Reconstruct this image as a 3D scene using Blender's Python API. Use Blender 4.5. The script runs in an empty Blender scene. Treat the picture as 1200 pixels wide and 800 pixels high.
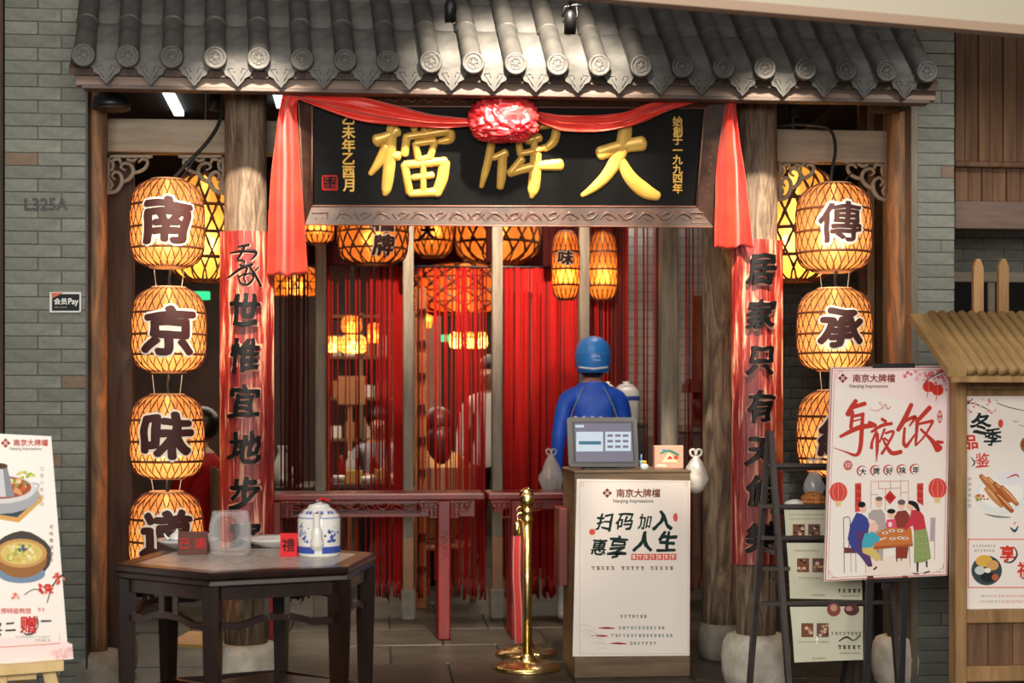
import bpy, math, random
from mathutils import Vector, noise
random.seed(7)
SC = bpy.context.scene
COL = SC.collection
# ---------------------------------------------------------------- camera
YAW = math.radians(5.0); F = 1750.0; EYE = 1.375; HOR = 472.0
SN, CS = math.sin(YAW), math.cos(YAW)
cam_data = bpy.data.cameras.new('camera')
cam = bpy.data.objects.new('camera', cam_data); COL.objects.link(cam)
cam.location = (0, 0, EYE); cam.rotation_euler = (math.pi/2, 0, -YAW)
cam_data.sensor_width = 36.0; cam_data.lens = F/1200*36
cam_data.shift_y = (HOR-400)/1200
cam_data.clip_start = 0.05; cam_data.clip_end = 100
cam_data.dof.use_dof = True; cam_data.dof.focus_distance = 6.9; cam_data.dof.aperture_fstop = 2.4
SC.camera = cam
# ---------------------------------------------------------------- colour, world, exposure
SC.view_settings.view_transform = 'Standard'; SC.view_settings.look = 'None'
SC.view_settings.gamma = 1.0; SC.view_settings.use_curve_mapping = False
SC.view_settings.exposure = 0.0
wd = bpy.data.worlds.new('world'); SC.world = wd; wd.use_nodes = True
bg = wd.node_tree.nodes['Background']
bg.inputs[0].default_value = (1.0, 0.93, 0.84, 1); bg.inputs[1].default_value = 0.13
# ---------------------------------------------------------------- lights
def light(kind, name, loc, target, energy, color, size=0.1, sy=None, angle=60, blend=0.6):
    ld = bpy.data.lights.new(name, kind); ld.energy = energy; ld.color = color
    if kind == 'AREA':
        ld.shape = 'RECTANGLE'; ld.size = size; ld.size_y = sy or size
    else:
        ld.shadow_soft_size = size
    if kind == 'SPOT':
        ld.spot_size = math.radians(angle); ld.spot_blend = blend
    o = bpy.data.objects.new(name, ld); COL.objects.link(o); o.location = loc
    if target is not None:
        o.rotation_euler = (Vector(target)-Vector(loc)).to_track_quat('-Z', 'Y').to_euler()
    return o
WARM = (1.0, 0.86, 0.68); NEUT = (1.0, 0.94, 0.86)
light('AREA', 'mall_ceiling_light', (0.2, 2.6, 4.4), (0.1, 7, 1.0), 75, NEUT, 5.0, 1.6)
light('AREA', 'mall_low_light', (-0.3, -1.0, 2.3), (0.1, 7, 1.1), 400, NEUT, 4.5, 1.4)
light('SPOT', 'sign_spot', (0.66, 5.3, 3.7), (0.64, 6.65, 2.66), 1250, WARM, 0.05, angle=44, blend=0.9)
light('SPOT', 'left_pillar_spot', (-0.5, 5.3, 3.6), (-0.63, 7.0, 2.12), 950, WARM, 0.05, angle=27, blend=0.8)
light('SPOT', 'right_pillar_spot', (1.68, 5.4, 3.5), (1.79, 7.0, 2.06), 850, WARM, 0.05, angle=27, blend=0.8)
light('SPOT', 'left_wall_spot', (-1.5, 5.2, 3.6), (-1.6, 7.0, 1.7), 40, NEUT, 0.1, angle=60, blend=1)
light('SPOT', 'right_wall_spot', (2.6, 5.2, 3.5), (2.72, 7.0, 1.9), 110, NEUT, 0.1, angle=60, blend=1)
light('SPOT', 'entrance_spot', (0.3, 6.9, 2.95), (0.35, 9.3, 0.2), 110, WARM, 0.08, angle=80, blend=1)
for i, (x, e) in enumerate(((0.05, 620), (0.46, 560), (0.87, 620), (1.12, 560), (1.6, 120))):
    light('SPOT', 'curtain_spot', (x, 8.7, 3.25), (x, 9.74, 2.0), e*.45, (1.0, 0.78, 0.6), 0.02, angle=40, blend=0.9)
light('AREA', 'entrance_fill', (0.4, 7.7, 3.2), (0.4, 9.6, 1.2), 22, WARM, 2.0, 0.4)
light('AREA', 'dining_room_light', (-0.3, 12.5, 3.0), (-0.3, 12.5, 0), 130, WARM, 4.0, 3.0)
light('AREA', 'tile_light', (1.35, 9.75, 2.9), (1.6, 10.3, 1.2), 80, NEUT, 0.6, 0.3)

# ---------------------------------------------------------------- photograph geometry
FW = Vector((SN, CS, 0)); RT = Vector((CS, -SN, 0)); UP = Vector((0, 0, 1)); CP = Vector((0, 0, EYE))
def ray(px, py): return FW + RT*((px-600)/F) - UP*((py-HOR)/F)
def P(px, py, y):                      # point seen at that pixel on the plane of depth y
    d = ray(px, py); return CP + d*(y/d.y)
def PZ(px, py, z):                     # point seen at that pixel on the horizontal plane z
    d = ray(px, py); return CP + d*((z-EYE)/d.z)
def X(px, y): return P(px, HOR, y).x
def Zz(py, y, px=600): return P(px, py, y).z
def SCL(y): return y/F
class Pl:                              # a plane in space: photograph pixels -> points lying on it
    def __init__(s, o, n): s.o = Vector(o); s.n = Vector(n).normalized()
    def at(s, px, py, lift=0.0):
        d = ray(px, py); t = (s.o-CP).dot(s.n)/d.dot(s.n)
        return CP + d*t + s.n*lift
def Ypl(y): return Pl((0, y, 0), (0, -1, 0))

# ---------------------------------------------------------------- materials
def H(h):
    h = h.lstrip('#'); v = [int(h[i:i+2], 16)/255 for i in (0, 2, 4)]
    return tuple((c/12.92 if c <= 0.04045 else ((c+0.055)/1.055)**2.4) for c in v)+(1,)
MATS = {}
def mat(name, c1, c2=None, rough=0.6, metal=0.0, scale=8, stretch=(1, 1, 1), detail=4, lo=0.35, hi=0.65, bump=0.0,
        emit=None, es=1.0, rnd=0.0, spec=0.5, coat=0.0, c3=None, sheen=0.0, coords='Object', dist=0.0):
    m = bpy.data.materials.new(name); m.use_nodes = True; nt = m.node_tree; N = nt.nodes; L = nt.links
    b = N['Principled BSDF']
    b.inputs['Roughness'].default_value = rough; b.inputs['Metallic'].default_value = metal
    b.inputs['Specular IOR Level'].default_value = spec
    if coat: b.inputs['Coat Weight'].default_value = coat; b.inputs['Coat Roughness'].default_value = 0.12
    if sheen: b.inputs['Sheen Weight'].default_value = sheen
    src = None
    if c2 is not None:
        tc = N.new('ShaderNodeTexCoord'); mp = N.new('ShaderNodeMapping'); mp.inputs['Scale'].default_value = stretch
        no = N.new('ShaderNodeTexNoise'); no.inputs['Scale'].default_value = scale; no.inputs['Detail'].default_value = detail
        no.inputs['Roughness'].default_value = 0.6; no.inputs['Distortion'].default_value = dist
        L.new(tc.outputs[coords], mp.inputs[0]); L.new(mp.outputs[0], no.inputs['Vector'])
        rp = N.new('ShaderNodeValToRGB'); rp.color_ramp.elements[0].position = lo; rp.color_ramp.elements[1].position = hi
        rp.color_ramp.elements[0].color = H(c1); rp.color_ramp.elements[1].color = H(c2)
        if c3:
            e = rp.color_ramp.elements.new((lo+hi)/2); e.color = H(c3)
        L.new(no.outputs['Fac'], rp.inputs[0]); src = rp.outputs[0]
        if bump:
            bp = N.new('ShaderNodeBump'); bp.inputs['Strength'].default_value = bump; bp.inputs['Distance'].default_value = 0.01
            L.new(no.outputs['Fac'], bp.inputs['Height']); L.new(bp.outputs[0], b.inputs['Normal'])
    if rnd:
        oi = N.new('ShaderNodeObjectInfo'); hs = N.new('ShaderNodeHueSaturation')
        mr = N.new('ShaderNodeMapRange'); mr.inputs['To Min'].default_value = 1-rnd; mr.inputs['To Max'].default_value = 1+rnd
        L.new(oi.outputs['Random'], mr.inputs['Value']); L.new(mr.outputs[0], hs.inputs['Value'])
        if src: L.new(src, hs.inputs['Color'])
        else: hs.inputs['Color'].default_value = H(c1)
        src = hs.outputs[0]
    if src: L.new(src, b.inputs['Base Color'])
    else: b.inputs['Base Color'].default_value = H(c1)
    if emit:
        b.inputs['Emission Color'].default_value = H(emit); b.inputs['Emission Strength'].default_value = es
    MATS[name] = m; return m
def flat(h, rough=0.7):
    k = 'ink_'+h
    return MATS.get(k) or mat(k, h, rough=rough, spec=0.25)
def glass(name, col, rough=0.0, ior=1.45):
    m = mat(name, col, rough=rough); b = m.node_tree.nodes['Principled BSDF']
    b.inputs['Transmission Weight'].default_value = 1.0; b.inputs['IOR'].default_value = ior; return m

M_trunk = mat('trunk', '#46352a', '#8d7a64', scale=5, stretch=(4, 4, 0.6), rough=0.75, bump=0.5, dist=1.5, c3='#6b5947')
M_trunk2 = mat('trunk_orange', '#4d3726', '#9a6a3c', scale=5, stretch=(3, 3, 0.5), rough=0.75, bump=0.6, dist=1.0, c3='#6b513a')
M_darkwood = mat('dark_wood', '#1c100b', '#3a2419', scale=5, stretch=(4, 4, 0.6), rough=0.55, bump=0.2)
M_brownboard = mat('brown_board', '#241710', '#46301f', scale=4, stretch=(5, 5, 0.5), rough=0.7, bump=0.3)
M_beam = mat('grey_beam', '#8c8273', '#a39986', scale=5, stretch=(0.6, 4, 6), rough=0.75)
M_post = mat('grey_post', '#5d5548', '#7d7465', scale=6, stretch=(4, 4, 0.5), rough=0.6, bump=0.2)
M_couplet = mat('couplet_red', '#6a100f', '#d9a584', scale=7, stretch=(6, 6, 0.5), rough=0.42, bump=0.5, lo=0.40, hi=0.66, detail=9, c3='#96291f', dist=0.5)
M_brick = mat('grey_brick', '#666860', '#82857b', scale=14, stretch=(1, 1, 1.5), rough=0.85, bump=0.35, rnd=0.16, detail=6, lo=.3, hi=.7)
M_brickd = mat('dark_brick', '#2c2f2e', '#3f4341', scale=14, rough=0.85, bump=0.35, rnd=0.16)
M_brickbrown = mat('brown_brick', '#6b5a4a', '#7c6a58', scale=14, rough=0.85, bump=0.35, rnd=0.1)
M_mortar = mat('mortar', '#4f504b', '#5e5f59', scale=20, rough=0.95)
M_tile = mat('roof_tile', '#363533', '#504e4b', scale=9, stretch=(1, 1, 1), rough=0.6, bump=0.3, rnd=0.1, detail=6)
M_fascia = mat('fascia', '#6a564a', '#7b675a', scale=6, stretch=(0.5, 4, 4), rough=0.6)
M_carve = mat('carved_grey', '#7f7668', '#9b9282', scale=12, rough=0.75)
M_signblack = mat('sign_black', '#090909', '#0f0f0e', scale=10, rough=0.5, spec=0.18)
M_signframe = mat('sign_frame', '#2a1912', '#4a3125', scale=12, rough=0.42, bump=0.2)
M_gold = mat('gold', '#e0ae4e', '#f1c765', scale=9, rough=0.36, metal=0.25, bump=0.1)
M_red = mat('red_satin', '#dc2416', '#e63a22', scale=6, rough=0.42, sheen=0.3)
M_bow = mat('bow_satin', '#dc2230', '#ee4a48', scale=9, rough=0.3, spec=0.9)
M_lacq = mat('black_lacquer', '#130805', '#24110a', scale=5, stretch=(3, 3, 0.7), rough=0.32, coat=0.2)
M_marble = mat('marble', '#98938c', '#cdc8c0', scale=26, rough=0.3, detail=8)
M_redtable = mat('red_lacquer', '#560c08', '#741610', scale=5, rough=0.32, coat=0.3)
M_brass = mat('brass', '#ecd28c', rough=0.24, metal=1.0)
M_velvet = mat('velvet', '#b00f14', rough=0.8, sheen=0.8)
M_string = mat('string_red', '#98110d', rough=0.5)
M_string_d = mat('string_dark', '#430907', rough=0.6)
M_counter = mat('counter_wood', '#544330', '#7a6347', scale=4, stretch=(0.6, 4, 5), rough=0.5, bump=0.15)
M_panelred = mat('panel_redbrown', '#5c1c17', rough=0.5)
M_blackmetal = mat('black_metal', '#17171a', rough=0.4)
M_rack = mat('rack_wood', '#2b2422', '#3d3330', scale=6, rough=0.5)
M_news = mat('newsprint', '#cfcdb4', '#d8d6c0', scale=8, rough=0.9)
M_paper = mat('poster_paper', '#f3eae2', rough=0.35, spec=0.4)
M_kiosk = mat('kiosk_pine', '#80603c', '#aa8456', scale=4, stretch=(5, 5, 0.7), rough=0.6, bump=0.2)
M_mtile2 = None
M_kioskroof = mat('kiosk_log', '#8a6c42', '#b4925f', scale=4, stretch=(5, 1, 1), rough=0.6, bump=0.2, rnd=0.08)
M_cedar = mat('cedar', '#5b3f2c', '#7c5a3e', scale=4, stretch=(6, 6, 0.4), rough=0.65, bump=0.15, rnd=0.12)
M_easel = mat('easel_wood', '#d6b67c', '#e6cb96', scale=4, stretch=(4, 4, 0.8), rough=0.5)
M_white = mat('glazed_white', '#e8e6e0', rough=0.15, coat=0.4)
M_stone = mat('pale_stone', '#a9a294', '#d6cfc0', scale=9, rough=0.8, bump=0.4, detail=7)
M_stoned = mat('grey_stone', '#6f6a60', '#8d877b', scale=9, rough=0.85, bump=0.4)
M_floor = mat('floor_stone', '#2f2b24', '#484237', scale=5, rough=0.45, bump=0.3, rnd=0.14, detail=7)
M_floorjoint = mat('floor_joint', '#24221e', rough=0.9)
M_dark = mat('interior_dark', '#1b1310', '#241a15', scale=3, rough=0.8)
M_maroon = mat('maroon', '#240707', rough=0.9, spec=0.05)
M_drape = mat('red_drape', '#7e0f0d', '#a3150f', scale=10, stretch=(6, 6, 0.2), rough=0.7)
M_wtile = mat('white_tile', '#b5aaa2', rough=0.2, rnd=0.08)
M_bulk = mat('bulkhead_cream', '#b3ab98', rough=0.7)
M_bulk2 = mat('bulkhead_trim', '#a08874', rough=0.6)
M_cable = mat('cable', '#201d1b', rough=0.6)
M_bamboo = mat('bamboo_dark', '#3a1a08', '#6b3812', scale=20, rough=0.6)
M_bamboo_t = mat('bamboo_tan', '#a0714a', '#c19166', scale=20, rough=0.7)
M_brownink = mat('lantern_ink', '#3d120b', rough=0.7)
M_leaf = mat('leaf', '#2d8a2a', '#4fb43e', scale=6, rough=0.5)
M_glass = glass('clear_glass', '#ffffff')
def thin_glass(name):
    m = bpy.data.materials.new(name); m.use_nodes = True; nt = m.node_tree; N = nt.nodes; L = nt.links; b = N['Principled BSDF']
    b.inputs['Base Color'].default_value = (.9, .9, .9, 1); b.inputs['Roughness'].default_value = .08; b.inputs['Coat Weight'].default_value = .5
    lw = N.new('ShaderNodeLayerWeight'); lw.inputs[0].default_value = .28; mr = N.new('ShaderNodeMapRange'); mr.inputs['To Min'].default_value = .02; mr.inputs['To Max'].default_value = .7
    L.new(lw.outputs['Facing'], mr.inputs['Value']); L.new(mr.outputs[0], b.inputs['Alpha']); MATS[name] = m; return m
M_mug = thin_glass('mug_glass')
M_glaze_blue = flat('#3d53a4', 0.2)

def translucent(name, col, emit, es, mix=0.75):
    m = bpy.data.materials.new(name); m.use_nodes = True; nt = m.node_tree; N = nt.nodes; L = nt.links
    N.remove(N['Principled BSDF']); out = N['Material Output']
    d = N.new('ShaderNodeBsdfDiffuse'); t = N.new('ShaderNodeBsdfTranslucent'); mx = N.new('ShaderNodeMixShader')
    em = N.new('ShaderNodeEmission'); ad = N.new('ShaderNodeAddShader')
    d.inputs[0].default_value = H(col); t.inputs[0].default_value = H(col); mx.inputs[0].default_value = mix
    em.inputs[0].default_value = H(emit); em.inputs[1].default_value = es
    rf = N.new('ShaderNodeBsdfRefraction'); rf.inputs['Color'].default_value = H(col); rf.inputs['Roughness'].default_value = .62; rf.inputs['IOR'].default_value = 1.25
    m2 = N.new('ShaderNodeMixShader'); m2.inputs[0].default_value = .38; L.new(mx.outputs[0], m2.inputs[1]); L.new(rf.outputs[0], m2.inputs[2])
    L.new(d.outputs[0], mx.inputs[1]); L.new(t.outputs[0], mx.inputs[2]); L.new(m2.outputs[0], ad.inputs[0])
    L.new(em.outputs[0], ad.inputs[1]); L.new(ad.outputs[0], out.inputs[0]); MATS[name] = m; return m
M_shade = translucent('shade_paper', '#eeae70', '#ff8a30', 0.10)
M_shade_y = translucent('shade_yellow', '#f3c46e', '#ff9a20', 0.14)
M_shade_o = translucent('shade_orange', '#ec9444', '#ff6a14', 0.12)
def emis(name, col, s): return mat(name, '#0a0a0a', emit=col, es=s, rough=.3, spec=.2)
M_bulb = emis('bulb_glow', '#fff0d0', 6)
M_tube = emis('tube_glow', '#eaf6f2', 4)
M_green = emis('green_glow', '#35e08a', 1.6)
M_screen = emis('screen_glow', '#9a94a6', 0.6)
M_screenw = emis('screen_white', '#dce8f2', 0.85)
M_screenb = emis('screen_bar', '#4a8ea8', 0.6)

# ---------------------------------------------------------------- mesh collector
class MB:
    def __init__(s): s.v = []; s.f = []; s.m = []; s.sm = []
    def add(s, vs, fs, mi=0, smooth=False):
        b = len(s.v); s.v.extend([Vector(p) for p in vs])
        for f in fs: s.f.append([b+i for i in f]); s.m.append(mi); s.sm.append(smooth)
        return s
    def hexa(s, p, mi=0):          # p: 8 corners, bottom 4 then top 4
        return s.add(p, [(0, 3, 2, 1), (4, 5, 6, 7), (0, 1, 5, 4), (1, 2, 6, 5), (2, 3, 7, 6), (3, 0, 4, 7)], mi)
    def box(s, x0, x1, y0, y1, z0, z1, mi=0):
        return s.hexa([(x0, y0, z0), (x1, y0, z0), (x1, y1, z0), (x0, y1, z0), (x0, y0, z1), (x1, y0, z1), (x1, y1, z1), (x0, y1, z1)], mi)
    def cbox(s, x0, x1, y0, y1, z0, z1, b=0.004, mi=0):   # chamfered box
        def ring(ix, iy, z): return [(x0+ix, y0+iy, z), (x1-ix, y0+iy, z), (x1-ix, y1-iy, z), (x0+ix, y1-iy, z)]
        b = min(b, (x1-x0)/3, (y1-y0)/3, (z1-z0)/3)
        def oct8(z, i): return [(x0+b+i, y0+i, z), (x1-b-i, y0+i, z), (x1-i, y0+b+i, z), (x1-i, y1-b-i, z), (x1-b-i, y1-i, z), (x0+b+i, y1-i, z), (x0+i, y1-b-i, z), (x0+i, y0+b+i, z)]
        vs = oct8(z0, b*.7)+oct8(z0+b, 0)+oct8(z1-b, 0)+oct8(z1, b*.7)
        fs = [tuple(range(7, -1, -1)), tuple(range(24, 32))]
        for k in range(3):
            for i in range(8): j = (i+1) % 8; fs.append((k*8+i, k*8+j, k*8+8+j, k*8+8+i))
        return s.add(vs, fs, mi)
    def beam(s, a, b, w, h, up=(0, 0, 1), mi=0):          # box between two points
        a = Vector(a); b = Vector(b); d = (b-a).normalized(); u = Vector(up)
        r = d.cross(u).normalized(); u = r.cross(d).normalized(); r *= w/2; u *= h/2
        return s.hexa([a-r-u, a+r-u, b+r-u, b-r-u, a-r+u, a+r+u, b+r+u, b-r+u], mi)
    def tube(s, pts, rad, n=8, mi=0, caps=True, smooth=True):
        pts = [Vector(p) for p in pts]; m = len(pts)
        rs = rad if isinstance(rad, (list, tuple)) else [rad]*m
        vs = []; prev = None
        for i in range(m):
            t = (pts[min(i+1, m-1)]-pts[max(i-1, 0)]).normalized()
            if prev is None:
                a = Vector((0, 0, 1)) if abs(t.z) < 0.9 else Vector((1, 0, 0)); r = t.cross(a).normalized()
            else:
                r = (prev - t*prev.dot(t)).normalized()
            prev = r; u = t.cross(r)
            for k in range(n):
                an = 2*math.pi*k/n; vs.append(pts[i]+(r*math.cos(an)+u*math.sin(an))*rs[i])
        fs = []
        for i in range(m-1):
            for k in range(n): j = (k+1) % n; fs.append((i*n+k, i*n+j, (i+1)*n+j, (i+1)*n+k))
        if caps: fs.append(tuple(range(n-1, -1, -1))); fs.append(tuple(range((m-1)*n, m*n)))
        return s.add(vs, fs, mi, smooth)
    def lathe(s, prof, c=(0, 0, 0), n=24, mi=0, smooth=True, caps=True, fn=None):   # prof [(r,z)]
        c = Vector(c); vs = []
        for (r, z) in prof:
            for k in range(n):
                a = 2*math.pi*k/n; rr = r*(fn(a, z) if fn else 1); vs.append(c+Vector((rr*math.cos(a), rr*math.sin(a), z)))
        fs = []
        for i in range(len(prof)-1):
            for k in range(n): j = (k+1) % n; fs.append((i*n+k, i*n+j, (i+1)*n+j, (i+1)*n+k))
        if caps:
            if prof[0][0] > 1e-5: fs.append(tuple(range(n-1, -1, -1)))
            if prof[-1][0] > 1e-5: fs.append(tuple(range((len(prof)-1)*n, len(prof)*n)))
        return s.add(vs, fs, mi, smooth)
    def sphere(s, c, r, n=12, mi=0, sc=(1, 1, 1)):
        prof = [(r*math.sin(math.pi*i/n), -r*math.cos(math.pi*i/n)) for i in range(n+1)]
        b = len(s.v); s.lathe([(max(p[0], 1e-6), p[1]) for p in prof], (0, 0, 0), n*2, mi, True, False)
        for i in range(b, len(s.v)): v = s.v[i]; s.v[i] = Vector((c[0]+v.x*sc[0], c[1]+v.y*sc[1], c[2]+v.z*sc[2]))
        return s
    def prism(s, poly, d, mi=0, cap=True):    # poly: 3-D points in a ring, d: thickness vector
        n = len(poly); p = [Vector(q) for q in poly]; d = Vector(d)
        fs = [tuple(range(n)), tuple(range(2*n-1, n-1, -1))]+[(i, (i+1) % n, n+(i+1) % n, n+i) for i in range(n)]
        return s.add(p+[q+d for q in p], fs, mi)
    def build(s, name, mats, parent=None, local=False, origin=None, label=None, cat=None, group=None, kind=None):
        if not isinstance(mats, (list, tuple)): mats = [mats]
        if parent is not None: org = wloc(parent)
        elif origin is not None: org = Vector(origin)
        else:
            xs = [v.x for v in s.v]; ys = [v.y for v in s.v]; zs = [v.z for v in s.v]
            org = Vector(((min(xs)+max(xs))/2, (min(ys)+max(ys))/2, min(zs)))
        if local: org = Vector((0, 0, 0))
        me = bpy.data.meshes.new(name)
        me.from_pydata([tuple(v-org) for v in s.v], [], s.f)
        for m in mats: me.materials.append(m)
        me.polygons.foreach_set('material_index', s.m); me.polygons.foreach_set('use_smooth', s.sm); me.update()
        o = bpy.data.objects.new(name, me); COL.objects.link(o)
        if parent is not None: o.parent = parent
        elif not local: o.location = org
        tag(o, label, cat, group, kind); return o
WL = {}
def wloc(o):
    v = Vector(o.location)
    while o.parent: o = o.parent; v += Vector(o.location)
    return v
def tag(o, label=None, cat=None, group=None, kind=None):
    if label: o['label'] = label
    if cat: o['category'] = cat
    if group: o['group'] = group
    if kind: o['kind'] = kind
    return o
def thing(name, label, cat, loc, group=None, kind=None):
    o = bpy.data.objects.new(name, None); COL.objects.link(o); o.location = loc; o.empty_display_size = 0.1
    return tag(o, label, cat, group, kind)
def struct(name, loc=(0, 0, 0)): return thing(name, None, None, loc, kind='structure')
def mesh_at(name, me, parent, wpos, rot=None, scale=None):      # share mesh data
    o = bpy.data.objects.new(name, me); COL.objects.link(o); o.parent = parent
    o.location = Vector(wpos)-wloc(parent)
    if rot: o.rotation_euler = rot
    if scale: o.scale = scale
    return o
def smooth_angle(o):
    pass
# ---------------------------------------------------------------- lettering and brush strokes
GC = {}; FC = {}
def fine_glyph(ch, ext, L=.07):
    k = (ch, ext, L)
    if k in FC: return FC[k]
    vs, fs, w, h = glyph(ch, 0.0, ext); V = [tuple(v) for v in vs]; F_out = []; mid = {}
    def md(a, b):
        q = (min(a, b), max(a, b))
        if q not in mid: V.append(tuple((V[a][i]+V[b][i])/2 for i in range(3))); mid[q] = len(V)-1
        return mid[q]
    d2 = lambda a, b: sum((V[a][i]-V[b][i])**2 for i in range(3))
    st = []
    for f in fs:
        if len(f) > 3:
            import mathutils.geometry as mg
            tri = mg.tessellate_polygon([[Vector(V[i]) for i in f]]); st += [tuple(f[i] for i in t) for t in tri]
        else: st.append(tuple(f))
    while st:
        a, b, c = st.pop(); e = [(d2(a, b), a, b, c), (d2(b, c), b, c, a), (d2(c, a), c, a, b)]; m_ = max(e)
        if m_[0] > L*L: _, p, q, r = m_; n = md(p, q); st += [(p, n, r), (n, q, r)]
        else: F_out.append((a, b, c))
    FC[k] = (V, F_out, w, h); return FC[k]
def glyph(ch, off=0.0, ext=0.0):
    k = (ch, off, ext)
    if k in GC: return GC[k]
    c = bpy.data.curves.new('lettering', 'FONT'); c.body = ch; c.offset = off; c.extrude = ext; c.resolution_u = 4
    c.fill_mode = 'BOTH' if ext else 'FRONT'
    o = bpy.data.objects.new('lettering', c); COL.objects.link(o)
    dg = bpy.context.evaluated_depsgraph_get(); dg.update()
    me = o.evaluated_get(dg).to_mesh()
    vs = [tuple(v.co) for v in me.vertices]; fs = [tuple(p.vertices) for p in me.polygons]
    o.evaluated_get(dg).to_mesh_clear(); bpy.data.objects.remove(o); bpy.data.curves.remove(c)
    xs = [v[0] for v in vs]; ys = [v[1] for v in vs]
    cx, cy = (min(xs)+max(xs))/2, (min(ys)+max(ys))/2
    GC[k] = ([(v[0]-cx, v[1]-cy, v[2]) for v in vs], fs, max(xs)-min(xs), max(ys)-min(ys)); return GC[k]
def text(mb, fn, s, cx, cy, size, off=0.0, ext=0.0, mi=0, sx=1.0, shear=0.0, rot=0.0, wob=0.0, fit=None, fine=False):
    """fn(px, py, lift) -> point; size = em height in px; lift by em units of extrusion handled by fn"""
    vs, fs, w, h = fine_glyph(s, ext) if fine else glyph(s, 0.0, ext)
    if fit: size = fit/w
    cr, sr = math.cos(rot), math.sin(rot)
    sh = [(0, 0)] if off <= 0 else [(off*math.cos(6.2832*k/6+.3), off*math.sin(6.2832*k/6+.3)) for k in range(6)]   # thicken the stroke
    for n_, (ox, oy) in enumerate(sh):
        out = []
        for x, y, z in vs:
            if wob:
                q = noise.noise_vector(Vector((x*3.1+cx, y*3.1+cy, 0.3))); x += q.x*wob; y += q.y*wob
            x = (x+shear*y)*sx+ox; y += oy; x, y = x*cr-y*sr, x*sr+y*cr
            p = fn(cx+x*size, cy-y*size, (z+ext)*size); p.y -= n_*6e-6; out.append(p)
        mb.add(out, fs, mi)
def vtext(mb, fn, s, cx, y0, pitch, size, **k):
    for i, ch in enumerate(s): text(mb, fn, ch, cx, y0+i*pitch, size, **k)
def crom(pts, n=6):
    out = []; m = len(pts)
    if m == 2: n = max(n, 6)
    for i in range(m-1):
        p0 = pts[max(i-1, 0)]; p1 = pts[i]; p2 = pts[i+1]; p3 = pts[min(i+2, m-1)]
        for k in range(n):
            t = k/n
            out.append(tuple(0.5*((2*p1[j])+(-p0[j]+p2[j])*t+(2*p0[j]-5*p1[j]+4*p2[j]-p3[j])*t*t+(-p0[j]+3*p1[j]-3*p2[j]+p3[j])*t**3) for j in range(len(p1))))
    out.append(tuple(pts[-1])); return out
def brush(mb, fn, pts, mi=0, lift=0.0, dome=0.0, n=6, endk=0.55):   # pts [(px,py,width_px)]
    c = crom([tuple(map(float, p)) for p in pts], n); L = len(c)
    # round ends
    def ext(a, b, w): d = math.hypot(a[0]-b[0], a[1]-b[1]) or 1; return ((a[0]-b[0])/d*w, (a[1]-b[1])/d*w)
    e0 = ext(c[0], c[1], c[0][2]*endk*.5); e1 = ext(c[-1], c[-2], c[-1][2]*endk*.5)
    c = [(c[0][0]+e0[0], c[0][1]+e0[1], c[0][2]*.25), (c[0][0]+e0[0]*.7, c[0][1]+e0[1]*.7, c[0][2]*.72)]+c+[(c[-1][0]+e1[0]*.7, c[-1][1]+e1[1]*.7, c[-1][2]*.72), (c[-1][0]+e1[0], c[-1][1]+e1[1], c[-1][2]*.25)]
    S = [-1, -.8, -.4, 0, .4, .8, 1] if dome else [-1, 1]
    vs = []; m = len(c)
    for i in range(m):
        a = c[max(i-1, 0)]; b = c[min(i+1, m-1)]; d = math.hypot(b[0]-a[0], b[1]-a[1]) or 1
        nx, ny = -(b[1]-a[1])/d, (b[0]-a[0])/d; w = c[i][2]/2
        for t in S:
            h = dome*math.sqrt(max(0, 1-t*t))*min(1, w/max(1e-6, max(q[2] for q in c)/2)*1.3) if dome else 0
            vs.append(fn(c[i][0]+nx*w*t, c[i][1]+ny*w*t, lift+h))
    k = len(S); fs = []
    for i in range(m-1):
        for j in range(k-1): fs.append((i*k+j, i*k+j+1, (i+1)*k+j+1, (i+1)*k+j))
    mb.add(vs, fs, mi, bool(dome))
def blob(mb, fn, cx, cy, rx, ry=None, mi=0, lift=0.0, n=20, rot=0.0, wob=0.0):
    ry = ry or rx; vs = []
    for k in range(n):
        a = 2*math.pi*k/n; q = 1+wob*noise.noise(Vector((cx*.37+math.cos(a)*1.3, cy*.37+math.sin(a)*1.3, 1)))
        x, y = rx*q*math.cos(a), ry*q*math.sin(a)
        vs.append(fn(cx+x*math.cos(rot)-y*math.sin(rot), cy+x*math.sin(rot)+y*math.cos(rot), lift))
    mb.add(vs, [tuple(range(n))], mi)
def area(mb, fn, pts, mi=0, lift=0.0): mb.add([fn(x, y, lift) for x, y in pts], [tuple(range(len(pts)))], mi)
def rect(mb, fn, x0, y0, x1, y1, mi=0, lift=0.0): area(mb, fn, [(x0, y0), (x1, y0), (x1, y1), (x0, y1)], mi, lift)
def dashes(mb, fn, x0, x1, y, h, mi, lift, step=None):       # print too small to read: a row of small marks
    step = step or h*1.15; x = x0; r = random.Random(int(x0*7+y*13))
    while x < x1:
        w = h*r.uniform(.6, .9)
        rect(mb, fn, x, y-h*.45, x+w*.9, y-h*.2, mi, lift); rect(mb, fn, x+w*r.uniform(.2, .5), y-h*.45, x+w*r.uniform(.6, .75), y+h*.45, mi, lift+.00005)
        if r.random() < .7: rect(mb, fn, x+w*.1, y+h*.1, x+w, y+h*.3, mi, lift)
        x += step
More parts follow.
